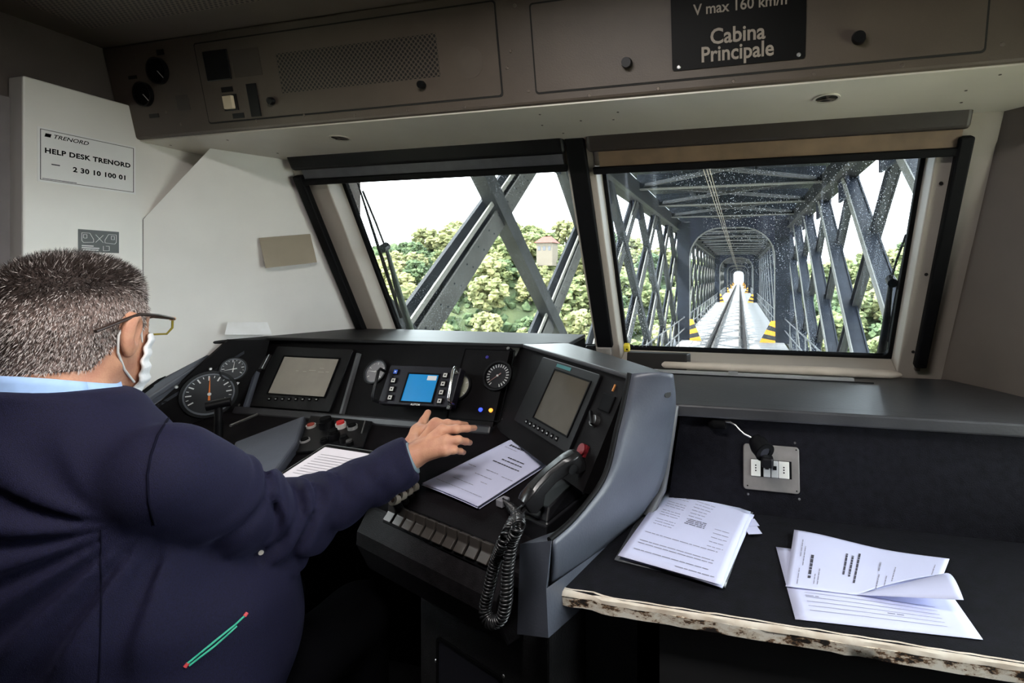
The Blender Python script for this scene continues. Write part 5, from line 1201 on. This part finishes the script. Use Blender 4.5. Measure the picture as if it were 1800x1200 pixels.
# ---- shirt collar and cuff
shirt = mat('shirt_blue', (0.34,0.50,0.80), 0.7, var=0.06, scale=60)
mb = MB()
def col_fn(i, j):
    a = 2*pi*i; c, s = cos(a), sin(a)
    r_ = 0.082-0.010*j; z_ = 1.142+0.052*j-0.22*(0.3*c*r_+s*r_)-0.004*sin(a*2)
    return Vector((-1.047+r_*c, 0.532+r_*s, z_))
mb.grid(col_fn, 48, 5); mb.build('shirt_collar', shirt, person, smooth=80, solid=0.004)
mb = MB(); P_ = []
for u, v in ((238,676),(262,688),(288,697),(304,706)):
    p, d = hit(u, v, jacket)
    if p is not None: P_.append(p-d*0.002)
if len(P_) > 1: mb.tube(P_, [0.008]*(len(P_)-1)+[0.003], 8); mb.build('collar_point', shirt, person, smooth=80)
mb = MB(); cq = Vector(CUT); ca = Vector(cut_ax); mb.tube([cq-ca*0.02, cq+ca*0.006], 0.036, 20); mb.build('shirt_cuff', mat('cuff_teal', (0.20,0.28,0.33), 0.7), person, smooth=60)
# ---- fingernails and eyes
nail = mat('nail', (0.70,0.46,0.38), 0.25)
for k in list(fing)+['thumb']:
    f = fing[k] if k != 'thumb' else thumb; a, b = Vector(f[2]), Vector(f[3]); ax = (b-a).normalized()
    up = Vector((0.15,-0.35,1)); up = (up-ax*up.dot(ax)).normalized(); sd_ = ax.cross(up); r_ = fr_r[k][3] if k != 'thumb' else 0.008
    c = b+up*(r_*0.80)-ax*0.0035; mb = MB(); vs_ = [c+ax*(0.0075*cos(t)*0.8+0.001)+sd_*(r_*0.75*sin(t))-up*(abs(sin(t))*r_*0.28) for t in [2*pi*i/14 for i in range(14)]]
    mb.add(vs_+[c+up*0.0008], [(i,(i+1)%14,14) for i in range(14)]); mb.build('fingernail', nail, person, smooth=80)
for s in (-1, 1):
    mb = MB(); c = hw((s*0.032,0.084,0.010)); vs_ = [c+Vector(q)*0.011 for q in iv]; mb.add(vs_, ifc); mb.build('eye', mat('eye_white', (0.7,0.68,0.66), 0.2), person, smooth=180)
# ---- hair: close cropped cap and strands
def hair_region(x, y, z):
    zl = np.where(y < -0.055, -0.060, np.where(y < -0.018, -0.060+(y+0.055)*1.6, 0.030+0*y))
    zl = np.where((y > 0.012) & (y < 0.036), 0.006, zl)
    fr__ = 0.050+0.32*np.clip(z-0.0,0,0.2)
    return np.minimum(z-zl, fr__-y)
def thick(x, y, z): return 0.0022+0.0100*np.clip((z-0.055)/0.05,0,1)
def hair(x, y, z): return smax(head_core(x,y,z)-thick(x,y,z), -(hair_region(x,y,z)), 0.004)
V5, Q5 = surface_net(hair, (-0.10,-0.135,-0.10), (0.10,0.11,0.15), 0.0034)
rng = np.random.RandomState(3)
def hair_cols(p, n_):
    top = np.clip((p[:,2]-0.050-0.25*(p[:,1]))/0.040, 0, 1)[:,None]; ns = rng.rand(n_,1)
    side = np.array([0.28,0.20,0.175])*(0.55+0.9*ns); dark = np.array([0.035,0.024,0.021])*(0.6+1.2*ns)
    return side*(1-top)+dark*top
keep = head_core(V5[:,0],V5[:,1],V5[:,2]) > -0.002
capc = hair_cols(V5, len(V5))*0.8
V5w = V5 @ HRn.T + HCn
hr = np_mesh('hair', V5w, Q5, attr_mat('hair_cap', 0.8, 0.6, 700), person, tuple(HC), cols=capc)
cand = np.where(keep & (hair_region(V5[:,0],V5[:,1],V5[:,2]) > 0.001))[0]
NS = 26000
base = V5[rng.choice(cand, NS)] + rng.randn(NS,3)*0.0017
eps = 0.002
def grad(p):
    g = np.stack([head_core(p[:,0]+eps*(k==0), p[:,1]+eps*(k==1), p[:,2]+eps*(k==2))-head_core(p[:,0]-eps*(k==0), p[:,1]-eps*(k==1), p[:,2]-eps*(k==2)) for k in range(3)], 1)
    return g/np.maximum(np.linalg.norm(g, axis=1, keepdims=True), 1e-9)
G = grad(base); topness = np.clip((base[:,2]-0.055)/0.05, 0, 1)[:,None]
base = base-G*(head_core(base[:,0],base[:,1],base[:,2])-thick(base[:,0],base[:,1],base[:,2])*0.6)[:,None]
flow = np.array([0,-0.35,-0.9])*(1-topness)+np.array([0,0.35,0.15])*topness
dirn = G*(0.40+0.45*topness)+flow*0.8+rng.randn(NS,3)*0.22; dirn /= np.linalg.norm(dirn, axis=1, keepdims=True)
ln = (0.0065+0.0080*topness)*(0.7+0.6*rng.rand(NS,1))
sidev = np.cross(dirn, rng.randn(NS,3)); sidev /= np.linalg.norm(sidev, axis=1, keepdims=True)
wd = 0.00042
p0 = base-sidev*wd; p1 = base+sidev*wd; pm = base+dirn*ln*0.55; p2 = pm-sidev*wd*0.8; p3 = pm+sidev*wd*0.8; p4 = base+dirn*ln+flow*ln*0.15
SV = np.stack([p0,p1,p3,p2,p4], 1).reshape(-1,3); SVw = SV @ HRn.T + HCn
sf = []
for i in range(NS): k = 5*i; sf.append((k,k+1,k+2,k+3)); sf.append((k+3,k+2,k+4))
tone = rng.rand(NS,1); light = np.array([0.62,0.55,0.52]); dk_ = np.array([0.035,0.024,0.020])
topc = np.clip((base[:,2]-0.050-0.25*base[:,1])/0.045, 0, 1)[:,None]
pl_ = (rng.rand(NS,1) < (0.66-0.56*topc)).astype(float); sc = (light*pl_+dk_*(1-pl_))*(0.6+0.6*tone)
st = np_mesh('strands', SVw, sf, attr_mat('hair_strands', 0.5), hr, tuple(HC), smooth=False, cols=np.repeat(sc,5,0)); tag(st, kind='stuff')
# ---- glasses
gb = mat('glasses_dark', (0.035,0.022,0.018), 0.3); gy = mat('glasses_olive', (0.30,0.24,0.03), 0.3); gt = mat('glasses_tip', (0.55,0.30,0.15), 0.3)
gl_root = None
mb = MB()
for s in (-1, 1):
    mb.tube([hw((s*0.083,-0.078,0.004)), hw((s*0.089,-0.046,0.017)), hw((s*0.091,-0.005,0.031)), hw((s*0.082,0.05,0.029)), hw((s*0.073,0.103,0.022))], [0.0030,0.0032,0.0028,0.0026,0.0030], 8)
mb.tube([hw((-0.070,0.105,0.022)), hw((-0.032,0.112,0.026)), hw((0,0.114,0.020)), hw((0.032,0.112,0.026)), hw((0.070,0.105,0.022))], 0.0022, 8)
gls = mb.build('glasses', gb, person, smooth=80)
for s in (-1, 1):
    mb = MB(); mb.tube([hw((s*0.070,0.106,0.022)), hw((s*0.069,0.108,0.004)), hw((s*0.058,0.111,-0.008)), hw((s*0.026,0.115,-0.009)), hw((s*0.012,0.116,0.004)), hw((s*0.011,0.115,0.020))], 0.0019, 8); mb.build('rim', gy, gls, smooth=80)
    mb = MB(); mb.add([hw(q) for q in ((s*0.069,0.106,0.021),(s*0.068,0.108,0.004),(s*0.057,0.111,-0.007),(s*0.026,0.115,-0.008),(s*0.013,0.116,0.004),(s*0.012,0.115,0.020),(s*0.032,0.112,0.025))], [(0,1,2,3,4,5,6)]); mb.build('lens', glass_side, gls)
    mb = MB(); mb.tube([hw((s*0.073,0.098,0.022)), hw((s*0.071,0.108,0.022))], 0.0036, 8); mb.build('hinge', gt, gls)
# ---- face mask with ear loops
def maskf(x, y, z):
    d0 = head_core(x,y,z)-0.0016*np.sin(z*260)
    d = smax(np.abs(d0-0.006)-0.0026, 0.030+0.30*np.abs(z+0.055)-y, 0.004)
    return smax(smax(d, z+0.004-0.5*np.maximum(0,0.03-np.abs(x)), 0.004), -0.122-z, 0.004)
V6, Q6 = surface_net(maskf, (-0.085,0.0,-0.14), (0.085,0.135,0.03), 0.0030)
mk = np_mesh('face_mask', V6 @ HRn.T + HCn, Q6, mat('mask_white', (0.80,0.80,0.80), 0.7, var=0.03, scale=60, bump=0.15, bscale=300), person, tuple(HC))
for s in (-1, 1):
    mb = MB(); mb.tube([hw((s*q[0],q[1],q[2])) for q in ((0.066,0.040,-0.020),(0.076,0.022,0.004),(0.084,0.0,0.028),(0.086,-0.022,0.022),(0.083,-0.034,-0.004),(0.079,-0.028,-0.034),(0.071,-0.002,-0.065),(0.060,0.036,-0.092))], 0.0018, 6); mb.build('ear_loop', mat('loop_white', (0.75,0.74,0.72), 0.7), mk, smooth=80)
# ---- trousers, shoes and the seat that carries him (below the picture)
def trs(x, y, z):
    d = ell(x,y,z,(-1.02,0.545,0.52),(0.20,0.19,0.11))
    for s, kx in ((1,-0.90),(-1,-1.16)):
        d = smin(d, rcone(x,y,z,(kx-0.02,0.60,0.52),(kx,0.98,0.53),0.095,0.075), 0.05); d = smin(d, rcone(x,y,z,(kx,0.98,0.53),(kx,1.02,0.10),0.072,0.055), 0.03)
    return d
V7, Q7 = surface_net(trs, (-1.32,0.30,0.02), (-0.74,1.12,0.68), 0.014)
np_mesh('trousers', V7, Q7, mat('trouser_cloth', (0.003,0.003,0.004), 0.9, spec=0.05), person, (-1.03,0.6,0.05))
for kx in (-0.90,-1.16):
    mb = MB(); mb.tube([Vector((kx,0.94,0.045)), Vector((kx,1.02,0.05)), Vector((kx,1.14,0.04)), Vector((kx,1.22,0.032))], [0.040,0.046,0.044,0.028], 12); mb.build('shoe', mat('shoe_black', (0.01,0.01,0.01), 0.3), person, smooth=80)
seat = empty('swivel_chair', (-1.03,0.52,0), 'low black swivel chair carrying the driver', 'chair')
mb = MB(); mb.box((-1.03,0.56,0.375), (0.46,0.46,0.09)); mb.build('cushion', mat('seat_cloth', (0.015,0.015,0.018), 0.8), seat, bevel=0.03)
mb = MB(); mb.tube([Vector((-1.03,0.55,0.03)), Vector((-1.03,0.55,0.34))], 0.06, 16); mb.build('pedestal', blackp, seat)
mb = MB(); mb.tube([Vector((-1.03,0.55,0.0)), Vector((-1.03,0.55,0.03))], 0.20, 24); mb.build('base', blackp, seat)
# ------------------------------------------------------------------ papers, tablet, telephone
class Patch:
    def __init__(s, bl, br, tr, tl, bump=None): s.c = (bl, br, tr, tl); s.bump = bump or (lambda a, b: 0.0)
    def P(s, a, b, h=0.0):
        bl, br, tr, tl = s.c; p = (bl.lerp(br, a)).lerp(tl.lerp(tr, a), b); return p+Vector((0,0,s.bump(a,b)+h))
    def sheet(s, name, m, parent, n=14, th=0.0006):
        mb = MB(); mb.grid(lambda i, j: s.P(i, j), n, n); return mb.build(name, m, parent, smooth=60, solid=th)
    def bar(s, mb, a0, a1, b0, b1, h=0.0009, n=4, swap=False):
        for k in range(n):
            x0, x1 = a0+(a1-a0)*k/n, a0+(a1-a0)*(k+1)/n
            mb.quad(s.P(x0,b0,h), s.P(x1,b0,h), s.P(x1,b1,h), s.P(x0,b1,h))
rg = random.Random(11)
def words(mb, pt, a0, a1, b, th, vert=False):
    x = a0
    while x < a1-0.01:
        wl = min(rg.uniform(0.03,0.09), a1-x)
        if vert: pt.bar(mb, b, b+th, x, x+wl, n=1)
        else: pt.bar(mb, x, x+wl, b, b+th, n=2)
        x += wl+0.009
def stuff(o): return tag(o, kind='stuff')
# centre document stack on the desk
def dpt(u, v, h): return pP(u, v, dp.o+dp.n*h, dp.n)
st_ = empty('document_stack', dpt(860,830,0.0), 'stack of printed sheets on the driving desk beside the telephone', 'papers')
for k, (dx, dy, h) in enumerate(((3,4,0.004),(-1,3,0.008),(0,0,0.0125))):
    c = [dpt(u+dx, v+dy, h) for u, v in ((742,850),(840,890),(985,797),(912,765))]
    pt = Patch(*c, bump=lambda a, b: 0.004*max(0,0.25-b)*a*6*max(0,(1-a))+0.008*max(0,(0.16-b))*(1-a)-0.010*max(0,b-0.75)*sin(a*pi))
    pt.sheet('sheet', paper, st_)
mb = MB(); words(mb, pt, 0.12, 0.5, 0.90, 0.010); words(mb, pt, 0.62, 0.93, 0.895, 0.008); words(mb, pt, 0.12, 0.40, 0.78, 0.007); words(mb, pt, 0.08, 0.24, 0.40, 0.008); words(mb, pt, 0.42, 0.66, 0.42, 0.008); words(mb, pt, 0.74, 0.95, 0.41, 0.008)
words(mb, pt, 0.36, 0.70, 0.33, 0.008); words(mb, pt, 0.60, 0.72, 0.26, 0.006); words(mb, pt, 0.20, 0.60, 0.19, 0.006); words(mb, pt, 0.06, 0.90, 0.10, 0.005); stuff(mb.build('faint_print', inkl, st_))
mb = MB(); words(mb, pt, 0.42, 0.76, 0.66, 0.014); words(mb, pt, 0.38, 0.80, 0.61, 0.014); words(mb, pt, 0.30, 0.84, 0.55, 0.014); pt.bar(mb, 0.14, 0.18, 0.815, 0.845, n=1); words(mb, pt, 0.19, 0.46, 0.82, 0.022); stuff(mb.build('bold_print', inkm, st_))
# plastic-covered folder on the side table
tabZ = ZC+TAB
fo = empty('folder', pz(1200,940,TAB), 'clear plastic folder of printed forms lying on the side table', 'folder')
def tz(u, v, h): return pz(u, v, TAB+h)
plast = mat('clear_sleeve', (0.10,0.105,0.115), 0.15, var=0.2, scale=15)
pt = Patch(tz(1080,984,0.002), tz(1275,1032,0.002), tz(1326,896,0.002), tz(1152,858,0.002)); pt.sheet('back_sleeve', plast, fo, th=0.003)
for k, h in enumerate((0.005, 0.009)):
    pt = Patch(tz(1090+k,982-2*k,h), tz(1270,1034-k,h), tz(1326-2*k,905,h), tz(1176,862,h), bump=lambda a, b: 0.003*sin(a*3)); pt.sheet('sheet', paper, fo)
pt = Patch(tz(1086,976,0.014), tz(1268,1028,0.014), tz(1320,896,0.013), tz(1176,853,0.015), bump=lambda a, b: 0.005*max(0,b-0.7)*sin(a*4.6)*3+0.002*sin(b*3.1)); pt.sheet('top_sheet', paper, fo)
mb = MB()
for j in range(14): words(mb, pt, 0.12, 0.34, 0.42+0.033*j, 0.006) if j % 4 != 3 else None
for j in range(7): words(mb, pt, 0.42, 0.64-0.012*j, 0.86-0.045*j, 0.007)
for j in range(5): words(mb, pt, 0.74, 0.90, 0.34+0.055*j, 0.006)
for b_ in (0.30, 0.20, 0.17, 0.10): words(mb, pt, 0.10, 0.86, b_, 0.007)
words(mb, pt, 0.55, 0.92, 0.045, 0.008); stuff(mb.build('faint_print', inkl, fo))
mb = MB()
for j in range(4): words(mb, pt, 0.42+0.01*j, 0.64, 0.525+0.022*j, 0.011)
stuff(mb.build('bold_print', mat('stamp_grey', (0.15,0.15,0.21), 0.7), fo))
for k, (u, v) in enumerate(((1318,912),(1322,925))):
    mb = MB(); c = tz(u, v, 0.006+0.003*k); d_ = Vector((0.018,0.006,0)); e_ = Vector((0.010,-0.03,0)); mb.quad(c-d_, c+d_*0.6, c+d_*0.6+e_, c-d_+e_); mb.build('loose_leaf', paper, fo, solid=0.0006)
# loose register sheets at the right
ps = empty('register_sheets', pz(1530,1020,TAB), 'two crumpled register sheets with a folded corner on the side table', 'papers')
lo_ = [tz(1398,1088,0.002), tz(1728,1124,0.002), tz(1650,1010,0.003), tz(1364,961,0.002)]
pt = Patch(*lo_, bump=lambda a, b: 0.003*sin(a*5)*b); pt.sheet('lower_sheet', paper, ps)
mb = MB()
for j in range(6): pt.bar(mb, 0.10, 0.85, 0.12+0.055*j, 0.124+0.055*j, n=6)
words(mb, pt, 0.10, 0.18, 0.30, 0.010); words(mb, pt, 0.55, 0.64, 0.20, 0.010); stuff(mb.build('ruled_lines', inkl, ps))
fold = 0.0
def bump2(a, b): return 0.010*max(0,0.5-b)*max(0,a-0.45)*1.6+0.0035*sin(a*6+1)*(b)+0.005*a*(1-b)*sin(b*pi)
top_ = [tz(1381,1030,0.006), tz(1640,1062,0.004), tz(1669,984,0.007), tz(1396,933,0.006)]
pt = Patch(*top_, bump=bump2)
mb = MB()
# the lower right corner is turned up: the sheet ends along a crease
nn = 26
def cut(a): return 0.0 if a < 0.5 else (a-0.5)*1.25
mb.grid(lambda i, j: pt.P(i, cut(i)+(1-cut(i))*j), nn, nn); mb.build('top_sheet', paper, ps, smooth=60, solid=0.0006)
cr0, cr1 = pt.P(0.50,0.0), pt.P(1.0,0.625)
f2, f3 = tz(1694,1054,0.035), tz(1672,1010,0.036)
mb = MB()
def flap(i, j):
    a = cr0.lerp(cr1, i); b = cr0.lerp(f2 if True else f3, i); p = a.lerp(b, j); return p+Vector((0,0,0.016*sin(j*pi)*i))
mb.grid(flap, 14, 8); mb.build('folded_corner', paper, ps, smooth=60, solid=0.0006)
mb = MB()
for (b_, x0, x1, th) in ((0.07,0.50,0.82,0.006),(0.095,0.35,0.70,0.006),(0.075,0.05,0.30,0.006),(0.19,0.08,0.24,0.006),(0.215,0.08,0.34,0.006),(0.60,0.48,0.68,0.010),(0.61,0.12,0.42,0.008),(0.66,0.20,0.40,0.006),(0.70,0.30,0.62,0.007),(0.93,0.55,0.80,0.006)): words(mb, pt, x0, x1, b_, th, True)
stuff(mb.build('faint_print', inkl, ps))
mb = MB()
for (b_, x0, x1) in ((0.375,0.30,0.72),(0.415,0.28,0.70),(0.455,0.18,0.78)): words(mb, pt, x0, x1, b_, 0.014, True)
words(mb, pt, 0.22, 0.56, 0.145, 0.020, True); pt.bar(mb, 0.145, 0.165, 0.16, 0.20, n=1); stuff(mb.build('bold_print', inkm, ps))
# tablet
tb = empty('tablet', dpt(560,820,0.0), 'tablet computer with pale page on screen lying on the driving desk', 'tablet')
tl, tr, bl = dpt(545,779,0.014), dpt(658,796,0.014), dpt(462,852,0.014); brr = tr+(bl-tl)
ex = (tr-tl); ey = (tl-bl); tpl = Pl(bl, ex, ey); TW, TH = ex.length, ey.length
mb = MB(); tpl.poly(mb, rr(0,TW,0,TH,0.008), -0.012, 0); mb.build('case', blackp, tb, bevel=0.002)
mb = MB(); tpl.frame(mb, rr(0,TW,0,TH,0.008), rr(0.0018,TW-0.0018,0.0018,TH-0.0018,0.007), -0.002, 0.0008); mb.build('edge_band', steel, tb)
mb = MB(); tpl.box(mb, 0.010, TW-0.012, 0.016, TH-0.014, 0, 0.0008); mb.build('screen', mat('tablet_page', (0.50,0.47,0.50), 0.2, var=0.05, emit=(0.5,0.46,0.48), estr=0.22), tb)
mb = MB()
for j in range(9): tpl.box(mb, 0.03, TW-0.03-0.02*(j%3), TH*0.3+0.010*j, TH*0.3+0.010*j+0.0022, 0.0008, 0.0011)
stuff(mb.build('page_lines', mat('page_grey', (0.34,0.32,0.34), 0.4), tb))
# telephone: base, cradle, handset, coiled cord
tel = empty('telephone', pz(960,925,-0.52), 'black desk telephone base with cradle at the right end of the desk', 'telephone')
tp4 = [pz(912,905,-0.490), pz(960,925,-0.490), pz(1032,866,-0.480), pz(985,845,-0.480)]
def drop(p, z): return Vector((p.x, p.y, ZC+z))
phb = mat('phone_black', (0.010,0.010,0.012), 0.35)
mb = MB(); mb.prism([drop(p, deskz(p.y)-0.004) for p in tp4], tp4); mb.build('base', phb, tel, bevel=0.003)
cN = (tp4[0]+tp4[1]+tp4[2]+tp4[3])/4; e1 = (tp4[1]-tp4[0]).normalized(); e2 = (tp4[3]-tp4[0]).normalized()
mb = MB(); mb.prism([p.lerp(cN,0.12) for p in tp4], [drop(tp4[0].lerp(cN,0.30),-0.466), drop(tp4[1].lerp(cN,0.30),-0.466), drop(tp4[2].lerp(cN,0.25),-0.440), drop(tp4[3].lerp(cN,0.25),-0.440)]); mb.build('cradle', phb, tel, bevel=0.003)
for p in (tp4[1].lerp(cN,0.1), tp4[2].lerp(cN,0.12)):
    mb = MB(); q_ = Pl(p+Vector((0,0,0.0002)), (1,0,0), (0,1,0)); screw(mb, q_, 0, 0, 0.003, 0.0015); mb.build('screw', steel, tel)
q0 = dpt(884,888,0.0); mb = MB(); mb.box(q0+Vector((0,0,0.008)), (0.020,0.024,0.016), rot=Matrix.Rotation(-0.35,3,'Z')); mb.build('cord_socket', mat('socket_grey', (0.25,0.25,0.28), 0.4), tel, bevel=0.002)
H0, H1 = pz(930,872,-0.440), pz(1006,806,-0.385)
hx = (H1-H0).normalized(); hs_ = hx.cross(Vector((0,0,1))).normalized(); hu = hs_.cross(hx)
hset = empty('handset', H0, 'black telephone handset resting on the cradle beside the papers', 'handset')
L = (H1-H0).length
mb = MB()
secs = []
for f, w_, t0, t1 in ((-0.16,0.016,-0.020,0.006),(-0.06,0.021,-0.030,0.012),(0.10,0.021,-0.026,0.016),(0.22,0.018,-0.012,0.019),(0.5,0.017,-0.008,0.022),(0.8,0.018,-0.012,0.021),(0.92,0.022,-0.026,0.018),(1.06,0.022,-0.030,0.014),(1.15,0.016,-0.020,0.008)):
    c = H0+hx*(L*f); secs.append([c+hs_*(sx_*w_)+hu*z_ for sx_, z_ in ((-1,t0),(1,t0),(1,t1*0.6),(0.6,t1),(-0.6,t1),(-1,t1*0.6))])
n_ = 6; vs_ = [p for s in secs for p in s]
fs = [(i*n_+k, i*n_+(k+1)%n_, (i+1)*n_+(k+1)%n_, (i+1)*n_+k) for i in range(len(secs)-1) for k in range(n_)]+[tuple(range(n_)), tuple((len(secs)-1)*n_+k for k in range(n_))]
mb.add(vs_, fs); mb.build('body', mat('handset_black', (0.012,0.012,0.013), 0.25), hset, smooth=40, bevel=0.002)
mb = MB(); c = H0+hx*(L*0.86)-hu*0.006+hs_*0.023; mb.tube([c, c+hs_*0.002], 0.010, 14); mb.build('earpiece_ring', blackp, hset)
FO = W(E0.x, E0.y, 0)+Vector((fn.x,fn.y,0))*0.062; FN = Vector((fn.x,fn.y,0))
end = H0-hx*(L*0.16)-hu*0.008
path = [end, pz(912,897,-0.468), pP(893,935,FO,FN), pP(872,985,FO,FN), pP(861,1030,FO,FN), pP(853,1070,FO,FN), pP(862,1092,FO,FN), pP(880,1088,FO,FN), pP(889,1060,FO,FN), pP(892,1010,FO,FN), pP(899,955,FO,FN), pP(908,925,FO,FN)+Vector((0,0.01,0)), pz(905,900,-0.478), q0+Vector((0.0,0.0,0.014))]
N_ = 1500; cen = [spl(path, i/N_) for i in range(N_+1)]
cum = [0.0]
for a, b in zip(cen, cen[1:]): cum.append(cum[-1]+(b-a).length)
pts = []; up = Vector((1,0,0))
for i, c in enumerate(cen):
    t = (cen[min(i+1,N_)]-cen[max(i-1,0)]).normalized(); up = (up-t*up.dot(t)).normalized(); bi = t.cross(up)
    s = cum[i]/cum[-1]; r_ = 0.0092*max(0.12, min(1, s/0.10, (1-s)/0.07)); ph = 2*pi*cum[i]/0.0068
    pts.append(c+up*r_*cos(ph)+bi*r_*sin(ph))
mb = MB(); mb.tube(pts, 0.0024, 6); cdm = mb.build('coiled_cord', mat('cord_black', (0.012,0.012,0.013), 0.25), hset, smooth=80)
